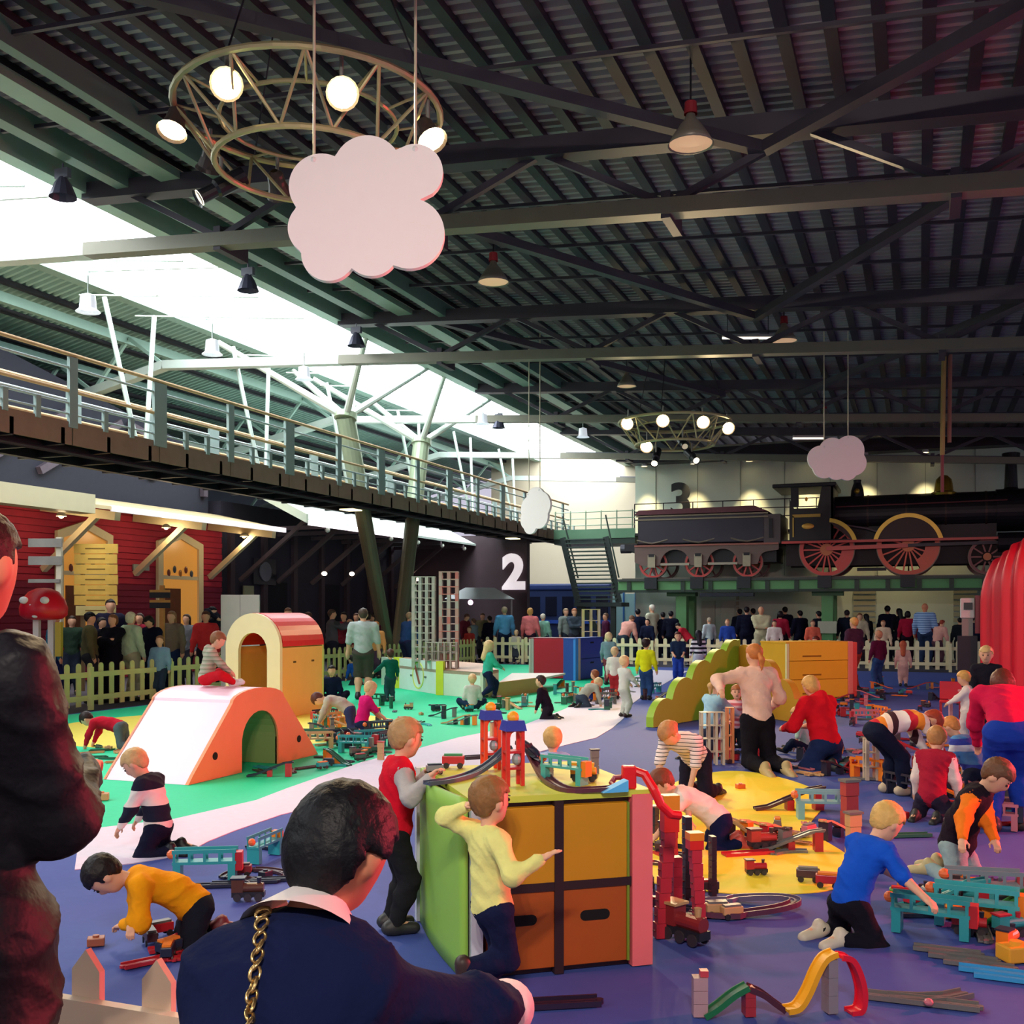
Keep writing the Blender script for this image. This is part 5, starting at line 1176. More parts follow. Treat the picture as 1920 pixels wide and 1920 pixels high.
# ---------------- middle distance children on green and white
vm = .022
def mid(label, loc, hd, H, c, pose=None, **k): return mk(label, loc, hd, H, c, pose or {}, vox=k.pop('vox',vm), **k)
l = F(680,1379); mid('blond child in magenta shirt sitting on the green carpet', l, -62, 1.08, .8, pose_kneel_sit(1.08,.8,12), top='#d0186c', sleeves=.5, legs='#1a2348', hair='#d2b080', head=(0,25,0), vox=.018, lh=(-.1,.3,.2), rh=(.1,.3,.2))
l = F(640,1372); mid('child in grey shirt bending low beside the magenta shirt child', l, 85, 1.08, .8, pose_crawl(1.08,.8), lean=50, lean2=72, pelvis=(0,-.12,.3), top='#b5ab9c', legs='#343a60', hair='#5a2c26', head=(0,90,0), vox=.018)
l = F(622,1320); mid('child in dark navy clothes sitting with back to the arch house', l, -170, 1.12, .7, pose_sit(1.12,.7,10), top='#121a3a', legs='#15162a', hair='#1c1618', shoes='#c02a4a')
l = C2W(-2.86,20.5); mid('man in grey polo shirt and brown shorts standing inside the fence', l, 6, 1.74, 0, top='#a9b3b0', sleeves=.45, legs='#4c433e', leglen=.55, hair='#4a3a30', shoes='#2a2a30', fat=1.1)
l = C2W(-2.28,20.0); mid('small child in dark green top standing by the white platform', l, 25, .98, .9, top='#0e5a4c', legs='#2a4a52', hair='#4a2c24', lh=(-.28,.1,.55))
l = C2W(-3.6,24.5); mid('child in blue top crouching near the left fence', l, 60, 1.0, .8, pose_kneel_sit(1.0,.8,20), top='#1c4a9c', hair='#2a2220')
l = C2W(-.47,20.5); mid('long-haired girl in teal coat standing on the green carpet', l, -70, 1.17, .75, pose_walk(1.17,.75), top='#3fae96', legs='#1c2240', hair='#e0bc86', hairstyle='long', lh=(-.1,.25,.62), rh=(.1,.26,.6), topname='coat')
l = F(886,1332); mid('blond toddler in pale grey shirt sitting on the platform edge', l, 10, .95, .95, pose_sit(.95,.95,4), top='#c4c6ba', legs='#22304c', hair='#d8b484', vox=.02)
l = F(1026,1347); mid('child in dark top sitting at the white path edge', l, 70, 1.0, .8, pose_kneel_sit(1.0,.8,20), top='#1c1222', legs='#241a28', hair='#2e1c1c', vox=.02)
l = F(1092,1325); mid('blond child in grey top bending over toys beside the blue cabinet', l, -50, 1.05, .8, pose_kneel_sit(1.05,.8,45), lean2=60, head=(0,70,0), top='#a8a89c', legs='#3a4254', hair='#d8b88c', vox=.02)
l = F(1122,1318); mid('child in orange red top sitting close to the blond child', l, 60, .95, .85, pose_sit(.95,.85,12), top='#e0502c', legs='#28408c', hair='#8a4a30', vox=.02)
l = C2W(2.22,24.5); mid('tall fair child in grey blue dress standing beside the blue cabinet', l, -30, 1.2, .55, top='#6e8a90', legs='#7a3440', hair='#dcc090', hairstyle='bob', topname='dress', skirt=True)
l = F(1170,1344); mid('blond toddler in pale grey suit standing on the white path', l, -60, .98, .95, top='#cfd0c8', legs='#b8bcb2', hair='#e2c090', shoes='#2c1c1c', lh=(-.1,.2,.5), rh=(.08,.22,.5), vox=.02)
l = C2W(1.98,20.6); mid('toddler in white top and red trousers half hidden behind the pale suit toddler', l, -20, 1.0, .9, top='#dcd4cc', legs='#b03038', hair='#d8b088')
l = C2W(2.56,20.4); mid('dark-haired boy in yellow jumper and jeans near the far fence', l, -25, 1.17, .7, top='#d8d81e', legs='#2a4674', hair='#2a1418', rh=(.2,.08,.5), lh=(-.2,.05,.5))
l = C2W(3.92,25.2); mid('boy in navy tee and jeans facing the camera by the fence', l, 175, 1.2, .65, top='#1c2c48', sleeves=.45, legs='#22409c', hair='#5a2a20', face=True, shoes='#c42a3c', lh=(-.1,.2,.65), rh=(.1,.2,.65))
l = C2W(4.72,27.0); mid('girl in black and white striped dress with long dark hair', l, 10, 1.2, .65, top='#f0eef0', topmat=mat('#f0eef2',.95,stripe=('#20202c',9,2)), legs='#c8d0d8', hair='#1a1220', hairstyle='long', skirt=True)
l = C2W(8.25,24.0); mid('child in dark purple top and jeans standing by the far fence', l, 20, 1.25, .55, top='#5a1838', legs='#2c4878', hair='#c8906a')
l = C2W(8.8,24.0); mid('little girl in pale pink coat standing beside the purple top child', l, -20, 1.02, .85, top='#f0b8ac', legs='#e0a8a0', hair='#c85a3a', hairstyle='long', skirt=True)
l = C2W(7.25,22.6); mid('blond adult in dark shirt crouching behind the yellow cabinet', l, 30, 1.55, .1, top='#4c2c40', legs='#a04030', hair='#dca860')
l = C2W(6.5,22.8); mid('child in red jumper leaning on the yellow cabinet from behind', l, 120, 1.15, .5, top='#e02a30', hair='#5a2018', lh=(-.1,.3,1.0), rh=(.2,.3,1.0))
# ---------------- the crowd behind the fences
vc = .034
def crowd(label, px, py, Y, hd, top, legs='#1c1e2c', hair='#2a1e1a', style='short', **k):
    z = CAMZ+(HOR-py)/FPX*Y+.02; p = P(px,py,Y); H = k.pop('H', min(1.95,max(1.0,z)))
    return person(label, (p.x,p.y,-.02), hd, H, k.pop('child',0), top=top, legs=legs, hair=hair, hairstyle=style, vox=vc, group='crowd behind the picket fence', **k)
cross = dict(lh=(.1,.2,1.2), rh=(-.1,.22,1.18), le=(-1,.2,-.5), re=(1,.2,-.5))
crowd('person in teal jacket seen beside the mushroom ride', 100,1150,19.6,-60,'#1c5a72','#1c2450','#1a1418')
crowd('capped man in olive jacket behind the left fence', 168,1148,19.8,-70,'#5c583c','#2c2c34','#1c1820',cap='#16141c',fat=1.1)
crowd('taller dark-haired man behind the woman in black jacket', 207,1124,22.0,-150,'#1c1a30','#1c1a30','#241818')
crowd('woman in black jacket with arms folded behind the left fence', 212,1152,20.0,165,'#12111c','#15141e','#7a4a26','bob',**cross)
crowd('white-haired woman in mint cardigan behind the left fence', 245,1148,20.3,-35,'#bccfae','#b8b090','#e0d8b8','bob',fat=1.1)
crowd('dark-haired person in navy coat looking down behind the left fence', 285,1153,20.8,150,'#10152c','#262c44','#1c1418','bob',head=(0,35,0))
crowd('long-haired woman in brown cardigan behind the left fence', 322,1146,21.6,170,'#7a6a5c','#1c2c50','#9a6a48','long',vest=None)
crowd('woman in red cardigan behind the left fence', 386,1146,22.4,-175,'#d0353a','#221c28','#5c3428','bob')
crowd('capped man with camera behind the woman in red cardigan', 398,1138,23.6,-120,'#20202c','#1c1c28','#1c1418',cap='#15131c',lh=(-.05,.25,1.55),rh=(.1,.25,1.55))
crowd('person in black coat squeezed between olive and black jackets', 190,1158,21.0,-100,'#171623','#171623','#221a1c')
crowd('woman in dark red top near the orange sign post', 262,1150,23.0,180,'#8a1c30','#22202c','#3a2420','long')
crowd('dark-clad person behind the arch house roof', 540,1140,26.0,-160,'#33465a','#22262e','#6a4030')
crowd('person in blue grey coat just right of the arch house roof', 578,1148,26.5,140,'#4c6a7a','#2a3a5c','#5a342c')
crowd('man in grey jacket lifting a camera behind the fence', 622,1143,26.9,-75,'#5c5560','#2a2a3a','#4c342e',lh=(-.05,.42,1.45),rh=(.1,.45,1.42),fat=1.12)
crowd('woman in dark red scarf next to the camera man', 645,1148,27.8,170,'#7a2434','#221c2c','#2c1a1c','bob')
crowd('child in orange top between the leaning columns', 705,1150,27.0,175,'#e0a060','#503c50','#c87a3c',H=1.45,child=.3)
crowd('woman in maroon jacket near the column foot', 698,1152,28.8,160,'#5a1c34','#2a1c34','#3c2420','long')
crowd('person in red top behind the fence left of the leaning columns', 668,1150,29.5,-170,'#b02a30','#2a2434','#5c3a30')
crowd('dark-haired man in navy jumper left of the grey tower', 772,1152,30.8,-60,'#1c2244','#1c1c30','#8a5a40')
crowd('person in blue shirt bending toward the grey tower', 760,1147,28.4,-40,'#2c4a7c','#2a2c50','#a8886a',lean=15)
crowd('person in dark top looking down right of the reddish tower', 872,1150,35.0,-120,'#6a2434','#2a2030','#5a3a30',head=(0,30,0))
crowd('person in pale striped shirt right of the reddish tower', 888,1160,35.2,60,'#8a96a0','#26283a','#6a4a38')
crowd('child in red top by the far left fence corner', 880,1180,34.6,160,'#b83a34','#3c2c3c','#8a5a3c',H=1.2,child=.5)
crowd('person in black coat left of the blue jumper man', 918,1155,35.6,30,'#1c1a2c','#1a1a28','#2c2020')
crowd('fair-haired man in light blue jumper behind the far fence', 946,1138,34.8,15,'#5a9ccc','#1c2a48','#a89478',fat=1.12)
crowd('fair child peeping over the far fence beside the blue jumper man', 968,1184,34.2,170,'#c8b8b0','#3a3a48','#d0b088',H=1.1,child=.7)
crowd('blond woman in pink coral top behind the far fence', 994,1140,34.6,-20,'#e87a7e','#2c1c30','#d09a58','bob')
crowd('white-haired person in mint shirt behind the red cabinet', 1018,1151,34.9,-30,'#7eb0a0','#1c2640','#e6dccc')
crowd('man in grey tee left of the far wooden tower', 1061,1141,36.0,-150,'#8a9490','#2c3444','#a08468')
crowd('man in slate polo with arms folded before the blue coach', 1077,1141,35.3,-165,'#3f4a58','#2c2c38','#a86a4c',**cross)
crowd('person in purple jacket near the far stairs', 1136,1150,34.6,100,'#4c1c3c','#2a1c2c','#6a5040')
crowd('stooping man in pink shirt leaning over the far fence', 1168,1147,33.6,-50,'#dc9c90','#2c3a48','#7a5a48',lean=32,fat=1.2,head=(0,40,0))
crowd('person in navy jacket under the stairs', 1196,1142,36.0,-10,'#141c34','#141c30','#141018')
crowd('man in pale shirt and white cap behind the far fence', 1223,1134,36.4,40,'#c8cab0','#c0b8a0','#d8d0c0',cap='#e0dcd0')
crowd('woman in navy top with dark hair behind the far fence', 1214,1165,34.2,150,'#18203c','#1c1c30','#241418','bob',H=1.45)
crowd('dark figure left of the green viaduct column', 1243,1148,36.6,10,'#15182c','#15182c','#15141c')
crowd('second dark figure touching the green viaduct column', 1258,1146,36.2,-15,'#101428','#101424','#100e18')
crowd('person in bright red jacket bending over the far fence', 1296,1170,33.0,60,'#c4283c','#2a1c28','#1c1418',lean=40,H=1.5,head=(0,50,0))
crowd('person in white tee before the pale doors', 1330,1158,35.2,20,'#c2cdd4','#2c3a5c','#b0a08c')
crowd('man in royal blue top seated behind the far fence', 1364,1165,33.4,170,'#2c4aa8','#2a2c50','#b8805c',H=1.45)
crowd('dark trio member left of the bald man', 1387,1142,37.9,5,'#1a1c2e','#16182a','#1a1420')
crowd('broad dark trio member left of the bald man', 1400,1138,36.0,-10,'#12142a','#12142a','#181018',fat=1.25)
crowd('short-haired dark trio member next to the bald man', 1412,1141,38.3,15,'#181a30','#181a30','#1c1420')
crowd('bald man in beige shirt with folded arms behind the far fence', 1427,1137,33.6,172,'#c6bd9a','#b0a88a',style='none',fat=1.12,skin_c='#d89a78',**cross)
crowd('woman in maroon top right of the bald man', 1463,1146,34.6,-30,'#9c1c38','#2a1828','#1c1018','bob')
crowd('dark-haired person in white shirt behind the far fence', 1452,1166,32.8,175,'#ecdcd8','#4a3a48','#3c2420',H=1.42)
crowd('dark couple, taller one under the viaduct', 1472,1138,37.9,0,'#17182c','#17182c','#171018')
crowd('stocky dark figure under the viaduct', 1500,1145,36.0,20,'#14152a','#14152a','#181018',fat=1.2)
crowd('red-faced person in coral top behind the yellow cabinet', 1524,1166,32.9,175,'#e86a54','#3c2030','#6a3428',H=1.42)
crowd('dark figure beside the pale notice on the column', 1535,1146,35.6,30,'#1c2030','#1c2030','#17141c')
crowd('dark man in navy coat right of the viaduct column', 1588,1144,35.6,-15,'#1c2034','#1c2034','#2c2028',fat=1.15)
crowd('long-haired dark figure left of the yellow cabinet end', 1624,1151,35.2,20,'#1a1626','#1a1626','#15101a','long')
crowd('person in cream top behind the red-lit end board', 1656,1168,32.6,160,'#eec8ac','#4c3040','#b06a48',H=1.42)
crowd('tall dark slim figure near the far wall lamp', 1664,1136,35.8,-10,'#14142a','#14142a','#140f18')
crowd('long-haired woman in black coat before the far wall', 1686,1141,35.0,15,'#16121e','#16121e','#120d16','long')
crowd('person in crimson top beside the woman in black coat', 1702,1146,34.4,-20,'#b01c3c','#281424','#1c1018','bob')
crowd('tall bald man in blue striped shirt behind the far fence', 1734,1120,33.2,-35,'#9ab4e0','#2c3a5c',style='none',topmat=mat('#aac4ec',.95,stripe=('#6a86c0',14,2)),skin_c='#e08a66',fat=1.1,H=1.95)
crowd('person in pink shirt leaning over the fence below the bald man', 1757,1166,32.2,-60,'#eaa89c','#5c3c48','#a03c2c',lean=20,H=1.48,head=(0,25,0))
crowd('red-haired person behind the pink shirt person', 1750,1155,34.0,160,'#6a2430','#2a1c28','#b84a2c',H=1.55)
crowd('woman in grey coat behind the fence left of the arch house', 350,1152,23.6,170,'#6a6a70','#2a2a34','#4a3020','long')
crowd('person in dark green coat far left behind the crowd', 135,1155,21.8,-160,'#26382c','#1c2230','#2c1c18')
crowd('child in pale blue coat at the left fence', 300,1188,20.0,175,'#7a98b0','#2a3448','#8a6040',H=1.25,child=.4)
crowd('person in plum top behind the grey polo man', 690,1147,28.0,-20,'#4a2440','#241c2c','#2c1a18','bob')
crowd('man in khaki shirt between the reddish tower and the stall', 905,1150,36.4,160,'#6a6448','#2a2a30','#5a4030')
crowd('woman in cream cardigan before the far wall', 1612,1150,34.0,170,'#cbb89c','#3a2c38','#7a4a30','bob')
crowd('dark figure beside the white kiosk box', 1800,1166,33.0,-10,'#20242c','#20242c','#1c181c',H=1.5)
crowd('dark blue clad figure next to the red drape', 1822,1158,30.0,10,'#181c34','#181c34','#1c1418',H=1.6)

# cameras held by two of the crowd
for px, py, Y, lab in ((632,1168,26.5,'small black camera held up by the man in grey jacket'),(403,1158,23.4,'small black camera held by the capped man behind the red cardigan')):
    K = empty('camera', P(px,py,Y), TH+.4, lab, 'camera')
    MB().box(-.065,.065,-.03,.03,-.04,.04).build('body', mat('#14141a',.4,var=0), K, bevel=.008); MB().cyl((.0,.03,0),(0,.08,0),.03,n=12).build('lens', mat('#0a0a10',.3,var=0), K)
# ================================================================== TOY RAILWAY
TW = .031
def chan(w=TW, t=.016): return [(-w,0),(w,0),(w,t),(w-.007,t),(w-.007,t*.45),(.006,t*.45),(.006,t*.7),(-.006,t*.7),(-.006,t*.45),(-w+.007,t*.45),(-w+.007,t),(-w,t)]
_proto = {}
def track_parts(R, path, col, sleepers=True):
    MB().sweep(path, chan()).build('track_bed', plas(col), R)
    p = Vector(path[-1]); d = (p-Vector(path[-2])).normalized()
    MB().cyl(p+d*.002+Vector((0,0,.001)), p+d*.002+Vector((0,0,.012)), .012, n=8).build('connector', plas(col), R)
def proto(kind, col, col2='#b02a30'):
    key = (kind,col,col2)
    if key in _proto: return _proto[key]
    R = empty(kind, (0,0,-50))
    if kind == 'toy_track': track_parts(R, [(-.13,0,0),(0,0,0),(.13,0,0)], col)
    elif kind == 'curved_toy_track': track_parts(R, [(.24*math.sin(a)-.1,.24*(1-math.cos(a))-.05,0) for a in np.linspace(0,1.05,8)], col)
    elif kind == 'toy_switch_track':
        track_parts(R, [(-.17,0,0),(0,0,0),(.17,0,0)], col)
        MB().sweep([(-.1,0,.001),(.0,.02,.001),(.08,.06,.001),(.14,.12,.001)], chan()).build('branch', plas(col), R)
        MB().ball((.02,-.045,.02),(.015,.015,.012),8,6).build('lever', plas(col2), R)
    elif kind == 'toy_ramp':
        track_parts(R, [(-.2,0,0),(-.12,0,.012),(0,0,.06),(.12,0,.108),(.2,0,.12)], col)
        MB().box(.14,.19,-.035,.035,0,.118).build('pillar', plas(col2), R); MB().box(-.02,.02,-.03,.03,0,.058).build('pillar', plas(col2), R)
    elif kind == 'toy_bridge':
        MB().box(-.17,.17,-.045,.045,.10,.115).build('deck', plas(col), R)
        for y in (-.045,.04):
            MB().box(-.17,.17,y,y+.006,.16,.18).build('top_rail', plas(col), R)
            for x in (-.165,-.085,-.005,.075,.15): MB().box(x,x+.014,y,y+.006,.115,.16).build('girder_post', plas(col), R)
        for x in (-.165,.125): MB().box(x,x+.04,-.045,.045,0,.1).build('leg', plas(col), R)
        MB().box(.155,.2,-.035,.035,.06,.16).build('end_block', plas(col2), R); MB().ball((-.18,0,.15),.026,10,6).build('knob', plas('#e8703a'), R)
    elif kind == 'toy_engine':
        MB().box(-.07,.07,-.022,.022,.018,.04).build('chassis', plas('#26242c'), R)
        MB().cyl((-.02,0,.056),(.065,0,.056),.021,n=14).build('boiler', plas(col), R)
        MB().box(-.07,-.02,-.024,.024,.04,.095).build('cab', plas(col), R); MB().box(-.075,-.012,-.028,.028,.095,.102).build('cab_roof', plas(col2), R)
        MB().cyl((.045,0,.07),(.045,0,.1),.008,.011,n=10).build('chimney', plas(col2), R)
        for x in (-.045,0,.045):
            for y in (-.026,.02): MB().cyl((x,y,.017),(x,y+.006,.017),.017,n=12).build('wheel', plas('#3a3236'), R)
    elif kind == 'toy_wagon':
        MB().box(-.055,.055,-.024,.024,.022,.062).build('body', plas(col), R, bevel=.004); MB().box(-.045,.045,-.018,.018,.062,.072).build('load', plas(col2), R)
        for x in (-.034,.034):
            for y in (-.027,.021): MB().cyl((x,y,.015),(x,y+.006,.015),.015,n=10).build('wheel', plas('#2a262a'), R)
    elif kind == 'toy_riser':
        for k in range(3): MB().box(-.03+.003*(k%2),.03-.003*(k%2),-.02,.02,k*.06,k*.06+.058).build('block', plas(col), R)
        MB().box(-.036,.036,-.026,.026,.174,.184).build('cap', plas(col2), R)
    elif kind == 'toy_block':
        MB().box(-.035,.035,-.025,.025,0,.035).build('block', plas(col), R, bevel=.004); MB().cyl((0,0,.035),(0,0,.043),.014,n=10).build('stud', plas(col), R)
    R['_used'] = 0; _proto[key] = R; return R
def put(kind, loc, rz, col, col2='#b02a30', label='', cat='toy', group=None, scale=1.0, tilt=0):
    R = proto(kind, col, col2)
    if R['_used']: c = dup(R)
    else: c = R; R['_used'] = 1
    c.location = loc; c.rotation_euler = (tilt, 0, rz); c.scale = (scale,)*3
    if c != R and '_used' in c: del c['_used']
    return tag(c, label, cat, group)
NAVY, BRN, GRY, TEAL, RED, ORG, BLU, PNK, TAN, DGR = '#1f2438','#4a2f35','#6d6a68','#2f9aa0','#b8232e','#ef7f1c','#3a9ad0','#c9707a','#c49a6a','#25604a'
def cname(c): return {NAVY:'dark navy',BRN:'dark brown',GRY:'grey',TEAL:'teal',RED:'red',ORG:'orange',BLU:'sky blue',PNK:'dusty pink',TAN:'tan',DGR:'dark green'}[c]
KN = {'toy_track':'straight toy track','curved_toy_track':'curved toy track','toy_ramp':'toy ramp track','toy_bridge':'toy bridge','toy_engine':'toy engine','toy_wagon':'toy wagon','toy_riser':'stacked riser','toy_block':'toy block','toy_switch_track':'toy switch track'}
ORD = ['leftmost','second from left','third from left','fourth from left','fifth from left','sixth from left','seventh from left','eighth from left','ninth from left','tenth from left']
def scatter(where, boxes, n, kinds, cols, seed, scale=1.15):
    r = random.Random(seed); sets = {}
    for i in range(n):
        x0,x1,y0,y1 = r.choice(boxes); px = r.uniform(x0,x1); py = HOR+1/((1/(y0-HOR))+r.random()*((1/(y1-HOR))-(1/(y0-HOR))))
        k = r.choice(kinds); c = r.choice(cols); c2 = r.choice([RED,NAVY,ORG,GRY])
        o = put(k, F(px,py), r.uniform(0,6.28), c, c2, '', 'toy', None, scale); sets.setdefault((c,k),[]).append((px,o))
    for (c,k), os_ in sets.items():
        os_.sort(key=lambda t: t[0]); base = '%s %s %s' % (cname(c), KN[k], where)
        for q, (_, o) in enumerate(os_):
            o['label'] = base if len(os_) == 1 else '%s, %s' % (base, ORD[min(q,9)])
            if len(os_) > 1: o['group'] = '%s %ss %s' % (cname(c), KN[k], where)
TK = ['toy_track','toy_track','curved_toy_track','curved_toy_track','toy_ramp','toy_wagon','toy_riser','toy_block']
scatter('on the green carpet', [(590,730,1378,1412),(600,640,1350,1390),(700,980,1318,1362),(730,960,1330,1385),(640,720,1396,1428)], 90, TK+['toy_bridge','toy_engine'], [DGR,GRY,TEAL,NAVY,TAN], 3)
scatter('at the foot of the pink tunnel', [(465,600,1432,1466),(590,640,1420,1445)], 12, ['toy_track','curved_toy_track','toy_wagon','toy_ramp'], [TEAL,NAVY,BRN,DGR], 4)
scatter('by the crawling child', [(165,245,1392,1440)], 9, TK, [TEAL,DGR,NAVY,TAN], 5)
scatter('around the white path bend', [(940,1180,1296,1335),(1040,1160,1288,1318),(1180,1290,1285,1325)], 60, TK+['toy_bridge'], [DGR,GRY,TAN,BRN,TEAL], 6)
scatter('near the yellow cabinet', [(1600,1800,1286,1318),(1640,1830,1296,1335),(1560,1640,1312,1345)], 66, TK+['toy_engine'], [RED,BRN,NAVY,PNK,TEAL,ORG], 7)
scatter('on the crowded right carpet', [(1560,1720,1395,1470),(1690,1840,1395,1470),(1590,1700,1345,1400),(1690,1800,1440,1500),(1780,1900,1470,1560),(1600,1760,1370,1420)], 100, TK+['toy_bridge','toy_engine'], [RED,BRN,NAVY,PNK,TEAL,ORG,GRY], 8)
scatter('around the kneeling woman', [(1300,1480,1400,1432),(1330,1400,1380,1432),(1440,1530,1420,1452)], 32, TK, [RED,BRN,PNK,TAN,NAVY], 9)
scatter('on the yellow carpet island', [(1420,1580,1540,1610),(1400,1500,1560,1600)], 20, ['toy_track','curved_toy_track','toy_wagon','toy_ramp'], [RED,BRN,PNK,TAN,GRY], 10)
scatter('beside the boy in blue tee', [(1760,1905,1640,1740),(1800,1905,1700,1800),(1690,1800,1670,1720)], 22, ['toy_track','curved_toy_track','toy_wagon','toy_engine','toy_ramp'], [TEAL,NAVY,GRY,ORG,RED], 11, 1.25)
scatter('right of the green cabinet', [(1215,1330,1640,1745),(1225,1300,1560,1640)], 18, ['toy_track','curved_toy_track','toy_wagon','toy_riser'], [NAVY,BRN,TEAL,GRY,RED], 12)
scatter('beside the mustard jumper boy', [(235,420,1740,1810)], 9, ['toy_track','curved_toy_track','toy_wagon'], [NAVY,BRN,RED], 13)
scatter('behind the woman in front', [(430,540,1590,1665)], 6, ['toy_track','curved_toy_track','toy_block'], [NAVY,BRN,TEAL], 14)
# --- single toys that stand out
def one(kind, px, py, rzc, col, col2, label, scale=1.2, z=0.0): return put(kind, F(px,py,z), TH+rzc, col, col2, label, 'toy', None, scale)
one('toy_bridge',385,1652,.12,TEAL,RED,'teal toy bridge with red end standing alone on the blue carpet at left',1.15)
one('toy_wagon',452,1643,.1,'#7a2a34',BRN,'maroon toy wagon on the dark track beside the lone teal bridge',1.2)
for k, px in enumerate((405,440,478,512)): one('toy_track',px,1662-k*4,.1,NAVY,RED,'dark track piece under the lone teal bridge, %s' % ('first','second','third','fourth')[k],1.1)
one('toy_engine',466,1688,.08,'#5a3428',NAVY,'long brown toy engine lying before the lone teal bridge',1.35)
one('toy_bridge',497,1610,1.3,TEAL,ORG,'teal toy bridge half hidden by the black hair',1.0)
one('toy_bridge',1745,1752,-.5,TEAL,RED,'teal toy bridge closest to the boy in blue tee',1.15); one('toy_bridge',1830,1738,-.45,'#3aaab0',ORG,'bright teal toy bridge with orange end at lower right',1.25)
one('toy_bridge',1845,1700,-.2,'#7a8a92',RED,'grey blue toy bridge behind the bright teal one',1.2); one('toy_ramp',1880,1735,.3,'#2c7a3c',RED,'green toy ramp at the right edge',1.4)
one('toy_block',1783,1718,.2,'#f0b030',ORG,'yellow toy block between the teal bridges',2.0); one('toy_wagon',1690,1690,-.4,'#6aa03a',RED,'green and red toy wagon beside the knee of the boy in blue',1.2)
for k in range(5): one('toy_track',1775+k*30,1785+k*13,-.42,GRY if k < 3 else BLU,RED,'%s piece of the long track running to the lower right corner' % ('first grey','second grey','third grey','first blue','second blue')[k],1.2)
one('toy_block',1905,1800,.2,'#f0a830',ORG,'yellow toy block at the lower right edge',2.2)
one('toy_switch_track',1728,1880,-.35,GRY,PNK,'forked grey switch track lying alone on the dark carpet',1.35)
one('toy_engine',1418,1640,.1,RED,BRN,'small red toy engine alone on the yellow carpet',1.0); one('toy_block',1388,1478,.3,'#d8622a',RED,'tiny orange toy block on the yellow carpet top',1.2)
one('toy_wagon',1515,1653,-.25,BRN,GRY,'brown toy wagon at the yellow carpet edge',1.3); one('toy_wagon',1552,1664,-.3,RED,ORG,'red toy wagon coupled at the yellow carpet edge',1.3)
one('toy_track',1402,1602,.25,RED,ORG,'red toy track under the white tee boy',1.4); one('toy_engine',1430,1592,.25,'#a03a34',BRN,'red brown toy train on the track behind the white tee boy',1.5)
one('toy_bridge',1545,1535,-.1,'#7ab0b4',RED,'pale teal toy bridge right of the yellow carpet',1.3); one('toy_ramp',1480,1518,.05,BRN,RED,'brown toy ramp on the yellow carpet edge',1.5)
one('toy_riser',1593,1548,.3,'#b03a3a',GRY,'red stacked riser tower left of the orange jacket boy',2.0); one('toy_riser',1600,1600,.3,TAN,GRY,'tan stacked riser beside the blond boy in blue',1.6)
one('toy_block',1690,1535,.6,RED,RED,'red toy block lying between the two kneeling boys',1.6); one('toy_track',1700,1568,.1,DGR,RED,'dark green toy track between the two kneeling boys',1.4)
one('toy_engine',1285,1765,-.9,'#8a2a2e',TAN,'red and grey toy train at the foot of the red towers',1.9); one('toy_wagon',1345,1718,.1,TAN,GRY,'tan toy wagon right of the red towers',1.2); one('toy_wagon',1372,1722,.3,TAN,GRY,'second tan toy wagon right of the red towers',1.1)
one('toy_track',1040,1885,.15,'#2a1a34',RED,'dark toy track in the shadow before the cabinet',1.5); one('toy_block',180,1772,.3,'#a0583a',RED,'brown toy block near the front fence',1.2)
one('toy_block',190,1500,.2,TAN,ORG,'tan toy block on the green carpet by the man',1.8)
# oval loop right of the towers
R = empty('oval_toy_track', F(1385,1708), TH, 'dark oval toy track loop right of the red towers', 'toy')
pth = [(.33*math.cos(a),.15*math.sin(a)+(.04 if math.cos(a)>0 else 0),.005+.03*max(0,math.cos(a))) for a in np.linspace(-2.6,2.4,34)]
MB().sweep(pth[:17], chan(.034,.03)).build('track_bed', plas('#5a2f44'), R); MB().sweep(pth[16:], chan(.034,.03)).build('track_bed', plas('#6a5f78'), R)
# coaster in the foreground
def camframe(px, py, Y): p = P(px,py,Y); return empty
def coaster(name, pts, Y, col, label, rz=0, pillars=(), pc='#8a7f86', cat='toy', width=.03, z_up=(0,1,0)):
    cx = sum(p[0] for p in pts)/len(pts); base = P(cx,1145,Y); R = empty(name, (base.x,base.y,0), TH+rz, label, cat)
    path = [((px-cx)/2000*Y, 0, max(.002, CAMZ-(py-HOR)/2000*Y)) for px,py in pts]
    out = []
    for i in range(len(path)-1):
        p0 = Vector(path[max(0,i-1)]); p1 = Vector(path[i]); p2 = Vector(path[i+1]); p3 = Vector(path[min(len(path)-1,i+2)])
        for j in range(5):
            t = j/5; out.append(.5*((2*p1)+(p2-p0)*t+(2*p0-5*p1+4*p2-p3)*t*t+(3*p1-p0-3*p2+p3)*t**3))
    out.append(Vector(path[-1]))
    sec = [(-.006,-width),(.006,-width),(.006,width),(-.006,width)]
    MB().sweep(out, sec, up=(0,1,0)).build('track_bed', plas(col), R)
    for s in (-1,1): MB().sweep([p+Vector((0,s*width,0)) for p in out], [(-.012,-.004),(.012,-.004),(.012,.004),(-.012,.004)], up=(0,1,0)).build('side_rail', plas(col), R)
    for px, py in pillars:
        x = (px-cx)/2000*Y; z = CAMZ-(py-HOR)/2000*Y
        for k in range(3): MB().box(x-.022,x+.022,-.03,.03,z*k/3+.001,z*(k+1)/3).build('pillar_block', plas(pc), R)
    return R
coaster('arched_toy_track', [(1468,1888),(1492,1884),(1512,1858),(1530,1822),(1548,1798),(1570,1790)], 4.5, '#f0a818', 'yellow curved chute climbing in the front toy track', .25, [(1560,1800)])
coaster('arched_toy_track', [(1570,1790),(1592,1797),(1608,1825),(1617,1862),(1612,1892),(1590,1908)], 4.52, '#e01830', 'red curved chute falling at the end of the front toy track', .25)
